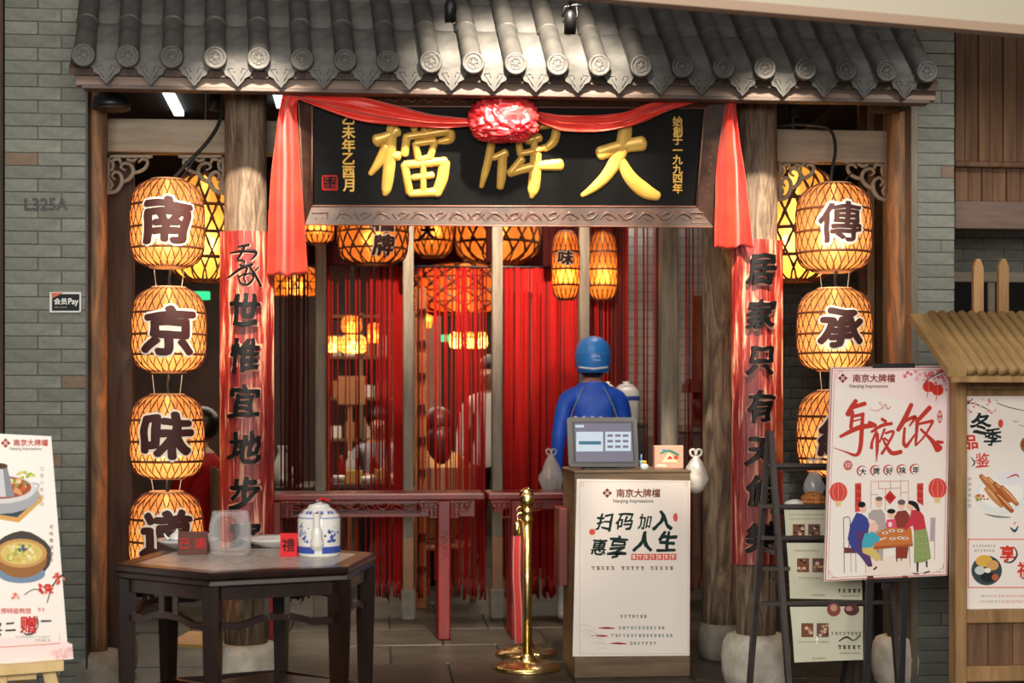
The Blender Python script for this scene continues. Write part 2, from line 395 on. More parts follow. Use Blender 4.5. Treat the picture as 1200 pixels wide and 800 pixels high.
class Ink:                               # collects coloured flat print, one material slot per colour
    def __init__(s, plane): s.mb = MB(); s.fn = plane.at; s.cols = []; s.z = 0.0008
    def c(s, h):
        if h not in s.cols: s.cols.append(h)
        return s.cols.index(h)
    def up(s): s.z += 0.000014; return s.z
    def rect(s, *a, c): rect(s.mb, s.fn, *a, mi=s.c(c), lift=s.up())
    def area(s, pts, c): area(s.mb, s.fn, pts, s.c(c), s.up())
    def blob(s, cx, cy, rx, ry=None, c='#000000', **k): blob(s.mb, s.fn, cx, cy, rx, ry, mi=s.c(c), lift=s.up(), **k)
    def brush(s, pts, c, **k): brush(s.mb, s.fn, pts, s.c(c), lift=s.up(), **k)
    def text(s, t, cx, cy, size, c, **k):
        z = s.up(); text(s.mb, lambda a, b, l: s.fn(a, b, z), t, cx, cy, size, mi=s.c(c), **k)
    def vtext(s, t, cx, y0, pitch, size, c, **k):
        z = s.up(); vtext(s.mb, lambda a, b, l: s.fn(a, b, z), t, cx, y0, pitch, size, mi=s.c(c), **k)
    def dash(s, x0, x1, y, h, c): dashes(s.mb, s.fn, x0, x1, y, h, s.c(c), s.up())
    def frame(s, x0, y0, x1, y1, w, c):
        for r in ((x0, y0, x1, y0+w), (x0, y1-w, x1, y1), (x0, y0, x0+w, y1), (x1-w, y0, x1, y1)): s.rect(*r, c=c)
    def build(s, name, parent): return s.mb.build(name, [flat(h) for h in s.cols], parent)
# ================================================================ SETTING
# floor: stone slabs in front, plain floor deep inside
floor = struct('floor')
m = MB(); m.box(-5, 5, 2.0, 16, -0.12, -0.008); m.build('screed', M_floorjoint, floor)
sl = MB(); sl.cbox(-.296, .296, -.296, .296, -.04, 0, .004); slab_me = None
for j in range(12):
    for i in range(-6, 7):
        x = i*0.6+(0.3 if j % 2 else 0)+.05; y = 5.2+j*0.6
        if slab_me is None:
            o = sl.build('floor_slab', M_floor, floor, local=True); slab_me = o.data; o.location = (x, y, 0)
        else: mesh_at('floor_slab', slab_me, floor, (x, y, random.uniform(-.0015, .0015)))
m = MB(); m.box(-5, 5, 12.1, 16, -0.008, -0.001); m.build('inner_floor', M_floor, floor)

def brick_wall(name, x0, x1, y, z0, z1, pitch, blen, depth, offs, mort, odd=0.03, bmat=None):
    w = struct(name, ((x0+x1)/2, y, z0))
    b = MB(); b.box(x0+.001, x1-.001, y+.006, y+depth, z0, z1); b.build('mortar', mort, w)
    cache = {}; rows = int((z1-z0)/pitch)
    for r in range(rows):
        z = z0+r*pitch+.0025; xa = x0; o = offs[r % len(offs)]
        while xa < x1-.004:
            xb = xa+(o if xa == x0 else blen); xb = min(xb, x1)
            if x1-xb < .03: xb = x1
            L = round(xb-xa-.0035, 3)
            if L > .012:
                bm_ = M_brickbrown if random.random() < odd else (bmat or M_brick)
                k = (L, bm_.name)
                if k not in cache:
                    q = MB(); q.cbox(-L/2, L/2, 0, .05, 0, pitch-.004, .0025)
                    ob = q.build('brick', bm_, w, local=True); cache[k] = ob.data
                    ob.location = Vector(((xa+xb)/2, y+random.uniform(-.003, .003), z))-wloc(w)
                else: mesh_at('brick', cache[k], w, ((xa+xb)/2, y+random.uniform(-.003, .003), z))
            xa = xb
    return w
YF = 7.0
brick_wall('wall_left', X(5, YF), X(101, YF), YF, 0, 3.36, .06, .24, .5, (.255, .15), M_mortar)
brick_wall('wall_right', X(1075, YF), X(1119, YF), YF, 0, 3.36, .06, .24, .5, (.3, .3, .3, .3, .3, .12), M_mortar)
m = MB(); m.box(X(1067, YF), X(1074.5, YF), YF-.01, YF+.2, 0, 3.2); tag(m.build('trim_1', M_post), kind='structure')
m = MB(); m.box(X(101, YF), X(103.2, YF), YF-.012, YF+.2, 0, 3.0); tag(m.build('trim_2', M_blackmetal), kind='structure')
m = MB(); m.box(X(-140, YF), X(4.5, YF), YF-.02, YF+.4, 0, 3.6); tag(m.build('wall_far_left', M_brownboard), kind='structure')
# bay behind the lanterns on the right: dark brick and boards
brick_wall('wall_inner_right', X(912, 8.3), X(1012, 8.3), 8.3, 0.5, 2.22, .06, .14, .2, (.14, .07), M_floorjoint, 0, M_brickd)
w = struct('wall_boarded', (X(1030, 8.0), 8.0, 0))
for k in range(4):
    q = MB(); q.cbox(X(1006+k*10, 8.0)+.003, X(1016+k*10, 8.0)-.003, 8.0, 8.04, 0, 3.1, .004); q.build('board', M_post if k % 2 else M_brownboard, w)
# neighbour's front on the far right: cedar boards, rail, fascia, brick back
w = struct('wall_neighbour', (X(1190, 7.35), 7.35, 0))
px = [1119.5, 1131, 1147, 1160, 1176, 1192, 1212, 1232, 1260, 1290]
for z0, z1, off in ((Zz(181, 7.35), 3.6, 0), (Zz(229, 7.35), Zz(187, 7.35), 4)):
    for k in range(len(px)-1):
        q = MB(); q.cbox(X(px[k]+off*(k > 0), 7.35)+.002, X(px[k+1]+off, 7.35)-.002, 7.35+.006*(k % 2), 7.4, z0, z1, .003); q.build('panel_board', M_cedar, w)
q = MB(); q.cbox(X(1119.5, 7.3), X(1300, 7.3), 7.3, 7.4, Zz(187.5, 7.3), Zz(181, 7.3), .006); q.build('rail', M_cedar, w)
q = MB(); q.cbox(X(1119.5, 7.3), X(1300, 7.3), 7.3, 7.45, Zz(262, 7.3), Zz(229, 7.3), .004); q.build('fascia_board', M_fascia, w)
brick_wall('wall_neighbour_back', X(1105, 8.3), X(1290, 8.3), 8.3, 1.86, 2.55, .066, .24, .2, (.24, .12), M_mortar, 0)
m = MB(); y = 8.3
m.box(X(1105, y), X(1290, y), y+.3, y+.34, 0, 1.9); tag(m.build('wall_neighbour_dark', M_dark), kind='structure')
w = struct('window_1', (X(1200, 8.2), 8.2, 0.4))
q = MB(); q.cbox(X(1105, 8.2), X(1290, 8.2), 8.15, 8.25, Zz(327, 8.2), Zz(315, 8.2), .005); q.build('window_frame', M_beam, w)
for pxx in (1109, 1160, 1230):
    q = MB(); q.cbox(X(pxx-4, 8.2), X(pxx+4, 8.2), 8.17, 8.23, 0.4, Zz(327, 8.2), .005); q.build('window_frame', M_beam, w)
q = MB(); q.box(X(1105, 8.2), X(1290, 8.2), 8.19, 8.2, 0.4, Zz(327, 8.2)); q.build('pane', mat('dark_glass', '#14100e', rough=0.15), w)
q = MB(); q.box(X(1119.5, 7.4), X(1300, 7.4), 7.4, 7.9, 0, .55); tag(q.build('wall_plinth', M_stoned), kind='structure')
# ---- interior shell
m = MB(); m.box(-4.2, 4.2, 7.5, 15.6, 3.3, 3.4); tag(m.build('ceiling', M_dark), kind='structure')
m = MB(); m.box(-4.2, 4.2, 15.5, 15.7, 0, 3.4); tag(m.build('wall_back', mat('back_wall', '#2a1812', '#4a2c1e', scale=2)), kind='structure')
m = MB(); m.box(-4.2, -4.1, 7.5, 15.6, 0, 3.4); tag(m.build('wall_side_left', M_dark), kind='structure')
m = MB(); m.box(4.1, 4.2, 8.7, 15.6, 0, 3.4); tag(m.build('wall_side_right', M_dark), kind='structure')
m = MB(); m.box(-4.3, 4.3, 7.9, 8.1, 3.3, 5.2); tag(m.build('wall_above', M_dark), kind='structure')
# beige partition in the dining room, seen through the third bay
m = MB(); m.box(X(470, 12), X(517, 12), 12, 12.1, 0, 2.4); tag(m.build('partition_beige', mat('beige_plaster', '#a08a74', '#b39c86', scale=4)), kind='structure')
# bulkhead of the mall ceiling, top right, close to the viewer
a = PZ(690, -2.4, 2.6); b = PZ(1290, 48, 2.6); dd = (b-a).normalized(); nn = Vector((-dd.y, dd.x, 0))
if nn.y < 0: nn = -nn
m = MB(); t = Vector((0, 0, .6))
a2 = a-dd*.6; b2 = b+dd*.5
lo = Vector((0, 0, .03))
m.hexa([a2+lo, b2+lo, b2+nn*.04+lo, a2+nn*.04+lo, a2+t, b2+t, b2+nn*.3+t, a2+nn*.3+t], 0)
m.hexa([a2-nn*.006, b2-nn*.006, b2+nn*.045, a2+nn*.045, a2-nn*.006+lo, b2-nn*.006+lo, b2+nn*.045+lo, a2+nn*.045+lo], 1)
tag(m.build('ceiling_bulkhead', [M_bulk, M_bulk2]), kind='structure')

# ---- tiled roof over the front
YE = 6.55
roof = struct('roof', (0, YE, 2.8))
dv = Vector((-.12, 1, 1.1)).normalized(); nv = Vector((0, -1.1, 1)).normalized(); xv = Vector((1, 0, 0))
zc = Zz(76, YE); xa, xb = P(99, 72, YE).x, P(1084, 89, YE).x; NC = 21; step = (xb-xa)/(NC-1)
SEG = .25; NS = 6
cap = MB()
def arch(c, r, n=10): return [c+xv*(r*math.cos(math.pi*k/n))+nv*(r*math.sin(math.pi*k/n)) for k in range(n+1)]
rings = [(0, .0475), (.012, .0485), (.024, .046), (SEG+.015, .044)]
vs = []
for s_, r_ in rings: vs += arch(dv*s_, r_)+arch(dv*s_, r_-.012)
K = 22; fs = []
for i in range(len(rings)-1):
    for k in range(10): fs.append((i*K+k, i*K+k+1, (i+1)*K+k+1, (i+1)*K+k))
for k in range(10): fs.append((k, 11+k, 12+k, k+1))
cap.add(vs, fs, 0, True); cap_me = None
pan = MB(); vs = []
for s_ in (0, SEG+.03):
    for k in range(9):
        t = -1+k/4; vs.append(dv*s_+xv*(t*step*.42)+nv*(-.016+.016*t*t))
    for k in range(9):
        t = -1+k/4; vs.append(dv*s_+xv*(t*step*.42)+nv*(-.028+.016*t*t))
pan.add(vs, [(k, k+1, 19+k, 18+k) for k in range(8)]+[(k, 9+k, 10+k, k+1) for k in range(8)], 0, True); pan_me = None
disc = MB()
prof = [(.0001, -.012), (.009, -.012), (.012, -.008), (.02, -.008), (.023, -.012), (.027, -.012), (.03, -.008), (.036, -.008), (.039, -.014), (.046, -.014), (.0495, -.01), (.0495, .02)]
nseg = 28
for r_, y_ in prof:
    for k in range(nseg):
        a_ = 2*math.pi*k/nseg; f_ = 1+(.06*math.cos(8*a_) if .01 < r_ < .037 else 0); disc.v.append(Vector((r_*f_*math.cos(a_), y_, r_*f_*math.sin(a_))))
for i in range(len(prof)-1):
    for k in range(nseg): disc.f.append([i*nseg+k, i*nseg+(k+1) % nseg, (i+1)*nseg+(k+1) % nseg, (i+1)*nseg+k]); disc.m.append(0); disc.sm.append(True)
for j in range(6):
    a_ = math.pi*j/3; disc.sphere((.0165*math.cos(a_), -.009, .0165*math.sin(a_)), .0042, 5)
disc_me = None
drip = MB(); hw = step*.5-.012
out = [(-hw, .035), (-hw, -.012), (-hw*.74, -.02), (-hw*.66, -.038), (-hw*.38, -.05), (-hw*.3, -.062), (0, -.088), (hw*.3, -.062), (hw*.38, -.05), (hw*.66, -.038), (hw*.74, -.02), (hw, -.012), (hw, .035), (hw*.5, .018), (0, .012), (-hw*.5, .018)]
drip.prism([Vector((x_, -.012+.0*z_, z_)) for x_, z_ in out], (0, .012, 0))
for sx_ in (-1, 1):
    drip.tube([(sx_*.012, -.014, -.06), (sx_*.03, -.014, -.03), (sx_*.045, -.014, -.012), (sx_*.02, -.014, -.008), (sx_*.014, -.014, -.028)], .0016, 5)
drip_me = None
rr = random.Random(3)
for i in range(NC):
    base = Vector((xa+i*step, YE, zc))
    for k in range(NS):
        p = base+dv*(k*SEG)+nv*rr.uniform(-.002, .002)+xv*rr.uniform(-.002, .002)
        if cap_me is None: o = cap.build('cap_tile', M_tile, roof, local=True); cap_me = o.data; o.location = p-wloc(roof)
        else: mesh_at('cap_tile', cap_me, roof, p)
    if disc_me is None: o = disc.build('eave_end_tile', M_tile, roof, local=True); disc_me = o.data; o.location = base+Vector((0, -.02, 0))-wloc(roof)
    else: mesh_at('eave_end_tile', disc_me, roof, base+Vector((0, -.02, 0)), rot=(0, rr.uniform(-.3, .3), 0))
    if i < NC-1:
        q = base+xv*(step/2)
        for k in range(NS):
            p = q+dv*(k*SEG)+nv*(-.004-.004*(k % 2))
            if pan_me is None: o = pan.build('pan_tile', M_tile, roof, local=True); pan_me = o.data; o.location = p-wloc(roof)
            else: mesh_at('pan_tile', pan_me, roof, p)
        p = q+Vector((0, .012, -.028))
        if drip_me is None: o = drip.build('drip_tile', M_tile, roof, local=True); drip_me = o.data; o.location = p-wloc(roof)
        else: mesh_at('drip_tile', drip_me, roof, p, rot=(.12, 0, 0))
m = MB()   # boarding under the tiles
x0, x1 = xa-.07, xb+.07
c0 = Vector((0, YE+.02, zc-.045)); c1 = c0+dv*1.5
m.hexa([Vector((x0, c0.y, c0.z-.03)), Vector((x1, c0.y, c0.z-.03)), Vector((x1, c1.y, c1.z-.03)), Vector((x0, c1.y, c1.z-.03)), Vector((x0, c0.y, c0.z)), Vector((x1, c0.y, c0.z)), Vector((x1, c1.y, c1.z)), Vector((x0, c1.y, c1.z))])
m.build('roof_deck', M_brownboard, roof)
yf = 6.60
m = MB(); m.cbox(P(88, 95, yf).x, P(1097, 100, yf).x, yf, yf+.04, Zz(109, yf), Zz(84, yf), .003); m.build('fascia', M_fascia, roof)
m = MB(); m.cbox(P(96, 95, yf).x, P(1089, 100, yf).x, yf-.012, yf+.06, Zz(113, yf), Zz(108.5, yf), .003); m.build('eave_strip', mat('eave_strip', '#4f4038', rough=.6), roof)

# ---- beams and posts
beam = MB(); beam.cbox(X(118, 7.3), X(1048, 7.3), 7.28, 7.38, Zz(184, 7.28), Zz(146, 7.28), .005)
tag(beam.build('beam_front', M_beam), kind='structure')
def trunk(name, px, y, r, z0, z1, mt, seed=0):
    c = P(px, HOR, y); q = MB(); n = 26
    prof = [(r*(1+.02*math.sin(3*k/n*6.28+seed)), z0+(z1-z0)*k/n) for k in range(n+1)]
    q.lathe(prof, (c.x, y, 0), 20, 0, True, True, fn=lambda a, z: 1+.035*noise.noise(Vector((math.cos(a)*1.2+seed, math.sin(a)*1.2, z*1.5))))
    return q, c
def column(label, px, y, r, mt, seed, base, ztop=3.0):
    c = P(px, HOR, y); t = struct('pillar', (c.x, y, 0))
    q, _ = trunk('shaft', px, y, r, base[1]-.01, ztop, mt, seed); q.build('shaft', mt, t)
    br, bh, bm_ = base; g = MB()
    g.lathe([(br*.78, 0), (br*.9, bh*.08), (br, bh*.3), (br*1.02, bh*.6), (br*.96, bh*.84), (br*.84, bh*.97), (br*.7, bh)], (c.x, y, 0), 28)
    g.build('stone_base', bm_, t); return t
R_ = 24.5*7.1/F
column('l', 288, 7.1, R_, M_trunk, 1, (.175, .25, M_stone)); column('r', 886, 7.1, R_, M_trunk, 5, (.165, .262, M_stone))
column('ol', 113, 7.12, .05, M_trunk2, 9, (.135, .22, M_stoned)); column('or', 1053, 7.12, .056, M_trunk2, 13, (.13, .235, M_stone))
column('b', 845, 7.9, .1, M_trunk, 21, (.125, .2, M_stoned)); column('bl', 138, 7.75, .04, M_darkwood, 3, (.1, .2, M_stoned), 2.6)
m = MB(); m.cbox(X(124, 7.4), X(156, 7.4), 7.4, 7.46, .12, Zz(180, 7.4), .006); tag(m.build('trim_3', M_brownboard), kind='structure')
for i, pxx in enumerate((375.5, 478.5, 583, 685)):
    y = 9.5; t = struct('pillar', (X(pxx, y), y, 0)); w_ = .034
    q = MB(); q.cbox(X(pxx, y)-w_, X(pxx, y)+w_, y, y+.1, .3, 2.62, .006); q.build('shaft', M_post, t)
    q = MB(); q.cbox(X(pxx, y)-w_-.001, X(pxx, y)+w_+.001, y-.003, y+.1, .17, .52, .005); q.build('shoe_board', mat('shoe_board%d' % i, '#8a6547', rough=.6), t)
    q = MB(); q.cbox(X(pxx, y)-w_-.012, X(pxx, y)+w_+.012, y-.02, y+.12, 0, .19, .01); q.build('stone_base', M_stoned, t)
    q = MB(); q.cbox(X(pxx-7, y)-.03, X(pxx-7, y)+.012, y+.02, y+.1, 2.27, 2.6, .006); q.build('bracket', M_maroon, t)
y = 8.75; t = struct('pillar', (X(785, y), y, 0))
q = MB(); q.cbox(X(775, y), X(795, y), y, y+.1, .12, 2.9, .006); q.build('shaft', M_post, t)
q = MB(); q.cbox(X(772, y), X(798, y), y-.01, y+.11, 0, .13, .006); q.build('stone_base', M_stoned, t)
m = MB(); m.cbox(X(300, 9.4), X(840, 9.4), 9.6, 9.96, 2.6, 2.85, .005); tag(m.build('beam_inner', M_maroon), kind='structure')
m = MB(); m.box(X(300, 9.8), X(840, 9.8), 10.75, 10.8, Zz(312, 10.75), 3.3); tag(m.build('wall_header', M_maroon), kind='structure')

# ---- white tiled return wall inside, right
w = struct('wall_tiled', (X(765, 10.35), 10.35, 0)); tme = None
q = MB(); q.box(X(734, 10.35), X(830, 10.35), 10.356, 10.45, .3, 2.75); q.build('grout', mat('grout', '#8f7f76', rough=.9), w)
TS = .0635
for r in range(26):
    for c_ in range(9):
        p = (X(734, 10.35)+TS*(c_+.5), 10.35, 1.14+r*TS)
        if tme is None:
            q = MB(); q.cbox(-TS/2+.003, TS/2-.003, 0, .01, 0, TS-.006, .002); o = q.build('tile', M_wtile, w, local=True); tme = o.data; o.location = Vector(p)-wloc(w)
        else: mesh_at('tile', tme, w, p)
q = MB(); q.cbox(X(796, 10.2), X(830, 10.2), 10.1, 10.34, Zz(506, 10.2), Zz(497, 10.2), .004); q.build('ledge', M_beam, w)

# ---- carved spandrel brackets under the front beam
def scroll_bracket(px0, px1, py0, py1, flip, label):
    y = 7.3; pl = Ypl(y); fx = (lambda u: px0+(px1-px0)*u) if not flip else (lambda u: px1-(px1-px0)*u)
    fy = lambda v: py0+(py1-py0)*v
    t = thing('carved_bracket', label, 'carving', (X((px0+px1)/2, y), y, Zz(py1, y)), group='carved brackets under the front beam')
    q = MB()
    q.beam(P(fx(0), fy(.03), y), P(fx(1), fy(.03), y), .02, .012, (0, 0, 1)); q.beam(P(fx(.03), fy(0), y), P(fx(.03), fy(1), y), .02, .012, (1, 0, 0))
    q.build('frame', M_carve, t)
    q = MB(); S = lambda pts, w: brush(q, pl.at, [(fx(a), fy(b), w*c) for a, b, c in pts], 0, 0, .012)
    S([(.02, .95, 1), (.2, .9, 1), (.32, .7, 1), (.3, .5, .9), (.18, .42, .8), (.1, .52, .7), (.16, .62, .6)], 5)
    S([(.3, .7, .8), (.48, .6, 1), (.58, .42, 1), (.52, .25, .9), (.38, .2, .8), (.3, .3, .6), (.4, .38, .5)], 5)
    S([(.55, .45, .8), (.7, .42, 1), (.85, .32, 1), (.9, .15, .9), (.78, .1, .8), (.7, .18, .6)], 4.5)
    S([(.02, .1, 1), (.12, .2, 1), (.1, .36, .8), (.02, .4, .7)], 4.5); S([(.12, .12, 1), (.26, .1, 1), (.3, .2, .8)], 4)
    S([(.45, .1, 1), (.56, .14, 1), (.66, .08, .8)], 4); S([(.02, .6, 1), (.1, .74, 1), (.06, .86, .8)], 4.5)
    S([(.9, .06, 1), (1, .02, 1)], 4)
    q.build('scrollwork', M_carve, t)
scroll_bracket(126, 178, 182, 228, False, 'pale carved scroll bracket at the left end of the beam above the first paper lantern')
scroll_bracket(210, 263, 182, 228, True, 'pale carved scroll bracket touching the left main pillar under the beam')
scroll_bracket(912, 958, 188, 236, False, 'pale carved scroll bracket touching the right main pillar beside the yellow lantern')
scroll_bracket(988, 1040, 188, 236, True, 'pale carved scroll bracket touching the right outer post under the beam')

# ---- small fixings under the eave
def dome_lamp(px, py, y, label):
    c = P(px, py, y); t = thing('dome_speaker', label, 'speaker', c)
    q = MB(); q.lathe([(.085, 0), (.088, .02), (.075, .05), (.04, .07), (.001, .075)], (c.x, c.y, c.z-.03), 24); q.build('housing', M_blackmetal, t)
    q = MB(); q.lathe([(.001, -.012), (.05, -.008), (.08, 0)], (c.x, c.y, c.z-.03), 24); q.build('grille', M_darkwood, t)
    q = MB(); q.tube([(c.x, c.y, c.z+.04), (c.x, c.y, c.z+.5)], .012, 8); q.build('bracket', M_blackmetal, t)
dome_lamp(130, 120, 6.95, 'round black ceiling speaker under the left end of the eave')
dome_lamp(1040, 122, 7.0, 'round black ceiling speaker under the right end of the eave')
def track_spot(px, py, y, label, tilt=0.0, z_top=3.9, r=.024, L=.085):
    c = P(px, py, y); t = thing('track_spotlight', label, 'spotlight', c)
    q = MB(); q.lathe([(r, 0), (r, L*.8), (r*.7, L), (.006, L+.01)], c, 16); q.build('housing', M_blackmetal, t)
    q = MB(); q.lathe([(r*.86, -.002), (r*.86, .004)], c, 16); q.build('lens', M_glass, t)
    q = MB(); q.tube([(c.x, c.y, c.z+L), (c.x, c.y, z_top)], .006, 8); q.build('stem', M_cable, t)
track_spot(528, 26, 5.9, 'small black spotlight on a stem hanging before the middle of the tiled roof')
track_spot(668, 40, 5.9, 'small black spotlight with a loose bracket hanging before the tiled roof right of centre')
track_spot(252, 129, 7.2, 'black spotlight under the eave beside the left main pillar', z_top=3.25, r=.03, L=.09)
track_spot(929, 137, 7.2, 'black spotlight under the eave beside the right main pillar', z_top=3.25, r=.03, L=.09)
q = MB(); c = P(668, 20, 5.9); q.tube([c+Vector((-.03, 0, 0)), c+Vector((-.02, 0, .04)), c+Vector((.03, 0, .05)), c+Vector((.05, 0, .045))], .005, 6); q.tube([c+Vector((-.03, 0, -.02)), c+Vector((.03, 0, .0)), c+Vector((.025, 0, .05))], .004, 6)
tag(q.build('lamp_bracket', M_blackmetal), 'bent black metal bracket by the right of the two roof spotlights', 'bracket')
a = PZ(196, 106, 3.285); b = PZ(210, 133, 3.285); q = MB(); q.beam(a, b, .06, .03, (0, 0, 1)); tag(q.build('strip_light', M_tube), 'white tube light glowing in the dark above the left lanterns', 'light')
a = PZ(325, 106, 3.285); b = PZ(330, 124, 3.285); q = MB(); q.beam(a, b, .06, .03, (0, 0, 1)); tag(q.build('strip_light', M_tube), 'white tube light peeping out between the left pillar and the red sash', 'light')
a = P(945, 156, 8.9); b = PZ(990, 118, 3.3); q = MB(); q.beam(a, b, .05, .05, (0, 1, 0)); tag(q.build('timber_brace', M_trunk2), 'slanting wooden brace in the dark above the right lanterns', 'beam')

# dark slats added to stand in for the shaded tops of the strings
w = struct('string_top_shade', (X(530, 9.62), 9.62, 2.26))
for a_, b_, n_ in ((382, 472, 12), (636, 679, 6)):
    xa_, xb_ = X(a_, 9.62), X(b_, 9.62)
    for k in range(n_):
        q = MB(); d_ = (xb_-xa_)/n_; q.cbox(xa_+k*d_+.001, xa_+(k+1)*d_-.001, 9.61+.003*(k % 2), 9.63, Zz(312, 9.62), 2.66, .002); q.build('shade_slat', M_maroon, w)
q = MB(); q.tube([(X(485, 9.7), 9.7, Zz(313, 9.7)), (X(682, 9.7), 9.7, Zz(313, 9.7))], .008, 8); tag(q.build('beam_curtain_rod', M_blackmetal), kind='structure')
# ================================================================ NAME BOARD OVER THE DOOR
yb, lean = 6.97, .21/.6
z262 = Zz(262, yb)
SP = Pl((0, yb, z262), (0, -.6, -.21))
O = [(350, 109), (849, 113), (833, 263), (358, 260)]; I = [(366, 123), (825, 126), (815, 241), (366, 240)]
c = SP.at(595, 262)
sign = thing('name_board', 'black board with three large gold characters in a carved dark frame over the entrance', 'sign', (c.x, c.y, c.z))
q = MB(); q.hexa([SP.at(*I[3], -.03), SP.at(*I[2], -.03), SP.at(*I[1], -.03), SP.at(*I[0], -.03), SP.at(*I[3], 0), SP.at(*I[2], 0), SP.at(*I[1], 0), SP.at(*I[0], 0)])
q.build('panel', M_signblack, sign)
for k in range(4):
    j = (k+1) % 4; q = MB()
    a0, a1, b0, b1 = O[k], O[j], I[k], I[j]
    q.hexa([SP.at(*a0, -.05), SP.at(*a1, -.05), SP.at(*b1, -.05), SP.at(*b0, -.05), SP.at(*a0, .055), SP.at(*a1, .055), SP.at(*b1, .02), SP.at(*b0, .02)])
    q.build('frame_rail', M_signframe, sign)
q = MB()
for k in range(4):
    j = (k+1) % 4; a0, a1 = SP.at(*I[k], .022), SP.at(*I[j], .022); q.tube([a0, a1], .0045, 6)
    a0, a1 = SP.at(*O[k], .055), SP.at(*O[j], .055); q.tube([a0, a1], .004, 6)
q.build('beading', mat('sign_bead', '#7a5547', rough=.35), sign)
q = MB(); F_ = lambda px, py, l: SP.at(px, py, .028+.02*(py-240)/20+l)
def meander(x0, y0, s, f=F_): 
    pts = [(x0, y0), (x0+s, y0), (x0+s, y0+s*.6), (x0+s*.25, y0+s*.6), (x0+s*.25, y0+s*.3), (x0+s*.7, y0+s*.3)]
    for a, b in zip(pts, pts[1:]): brush(q, f, [(*a, 1.5), (*b, 1.5)], dome=.004)
meander(366, 247, 18); meander(826, 258, -18)
rv = random.Random(5)
for x in range(394, 800, 22):
    s_ = 1 if (x//22) % 2 else -1
    brush(q, F_, [(x, 251+3*s_, 1.8), (x+6, 251-3*s_, 2.2), (x+13, 251-2*s_, 2), (x+19, 251+3*s_, 1.6)], dome=.005)
    brush(q, F_, [(x+7, 251+1*s_, 1.5), (x+11, 251+4*s_, 2), (x+15, 251+3.5*s_, 1.2)], dome=.004)
    brush(q, F_, [(x+4, 251-4*s_, 1.2), (x+9, 251-5*s_, 1.6)], dome=.004)
    if abs(x-570) < 50: brush(q, F_, [(x, 257, 1.6), (x+10, 247, 1.6), (x+20, 257, 1.6)], dome=.004)
for y0 in range(134, 232, 16):
    for xs, f2 in ((359, lambda a, b, l: SP.at(a, b, .036+l)), (831, lambda a, b, l: SP.at(a, b, .036+l))):
        k_ = (240-y0)*(.05 if xs < 600 else -.08); xx = xs-k_*(1 if xs < 600 else 1)+ (0 if xs < 600 else -3)
        brush(q, f2, [(xx-3, y0, 1.4), (xx+3, y0+4, 1.8), (xx-2, y0+9, 1.6), (xx+2, y0+13, 1.2)], dome=.004)
for x in range(370, 830, 20): brush(q, lambda a, b, l: SP.at(a, b, .04+l), [(x, 117, 1.2), (x+6, 114.5, 1.8), (x+12, 118, 1.6), (x+17, 115, 1.1)], dome=.004)
q.build('relief_carving', mat('sign_relief', '#54392c', rough=.35), sign)
def chars(name, strokes):
    g = MB()
    for s_ in strokes: brush(g, SP.at, [(a_, b_, c_*1.15+.6) for a_, b_, c_ in s_], 0, .001, .014, 8)
    g.build(name, M_gold, sign)
chars('lettering', [   # 大
 [(733, 141, 13), (731.6, 160, 14), (726, 180, 14), (712, 204, 12), (697, 219, 9), (682, 229, 4)],
 [(703, 180, 14), (728, 172, 13), (753, 168, 15)],
 [(726, 184, 8), (738, 207, 13), (755, 223, 15), (771, 230, 9)]])
chars('lettering', [   # 牌
 [(578, 156, 8), (573, 184, 8), (568, 204, 7), (564, 219, 4)], [(577, 165, 5), (591, 163, 6)],
 [(578, 185, 6), (593, 179, 9)], [(589, 181, 9), (588, 204, 9), (586, 220, 7)],
 [(606, 156, 6), (610, 181, 7)], [(604, 153, 6), (630, 149, 6), (652, 146, 6)], [(653, 147, 8), (649, 165, 9), (638, 175, 6)],
 [(609, 180, 6), (625, 177, 6), (640, 172, 6)], [(626, 148, 7), (626, 182, 7)], [(617, 165, 8), (633, 161, 8)],
 [(612, 186, 8), (599, 202, 8)], [(597, 203, 8), (626, 195, 9), (657, 193, 12)], [(628, 180, 11), (627, 204, 12), (625, 222, 11), (623, 231, 4)]])
chars('lettering', [   # 檔
 [(441, 165, 13), (454, 160, 10), (466, 153, 11)], [(460, 141, 10), (458, 166, 11), (456, 196, 12), (453, 220, 10), (451, 228, 5)],
 [(452, 172, 9), (444, 190, 9), (434, 204, 5)], [(459, 182, 8), (467, 183, 10)],
 [(498, 141, 8), (498, 154, 8)], [(483, 145, 6), (486, 152, 7)], [(511, 146, 6), (504, 152, 6)],
 [(477, 159, 8), (474, 181, 8)], [(477, 160, 7), (500, 157, 8), (526, 153, 9)], [(528, 154, 8), (527, 163, 9), (514, 166, 5)],
 [(487, 168, 7), (490, 186, 7)], [(487, 168, 6), (510, 165, 7)], [(510, 166, 7), (504, 184, 7)], [(490, 187, 5.5), (504, 184, 6)],
 [(474, 193, 8), (480, 226, 8)], [(474, 193, 8), (522, 189, 9)], [(521, 190, 11), (518, 210, 11), (511, 227, 10)], [(480, 227, 7), (510, 225, 9)],
 [(496, 193, 6), (496, 224, 6)], [(484, 208, 6), (507, 205, 7)]])
g = MB(); vtext(g, lambda a, b, l: SP.at(a, b, .003), '始創于一九九四年', 794, 142, 11.2, 12, off=.03, wob=.03)
vtext(g, lambda a, b, l: SP.at(a, b, .003), '乙未年乙酉月', 408.5, 139, 15.6, 16, off=.03, wob=.03)
g.build('small_lettering', M_gold, sign)
g = MB(); F2 = lambda a, b, l: SP.at(a, b, .003)
for r_ in ((377, 205, 396, 207), (377, 221, 396, 223), (377, 205, 379, 223), (394, 205, 396, 223)): rect(g, F2, *r_)
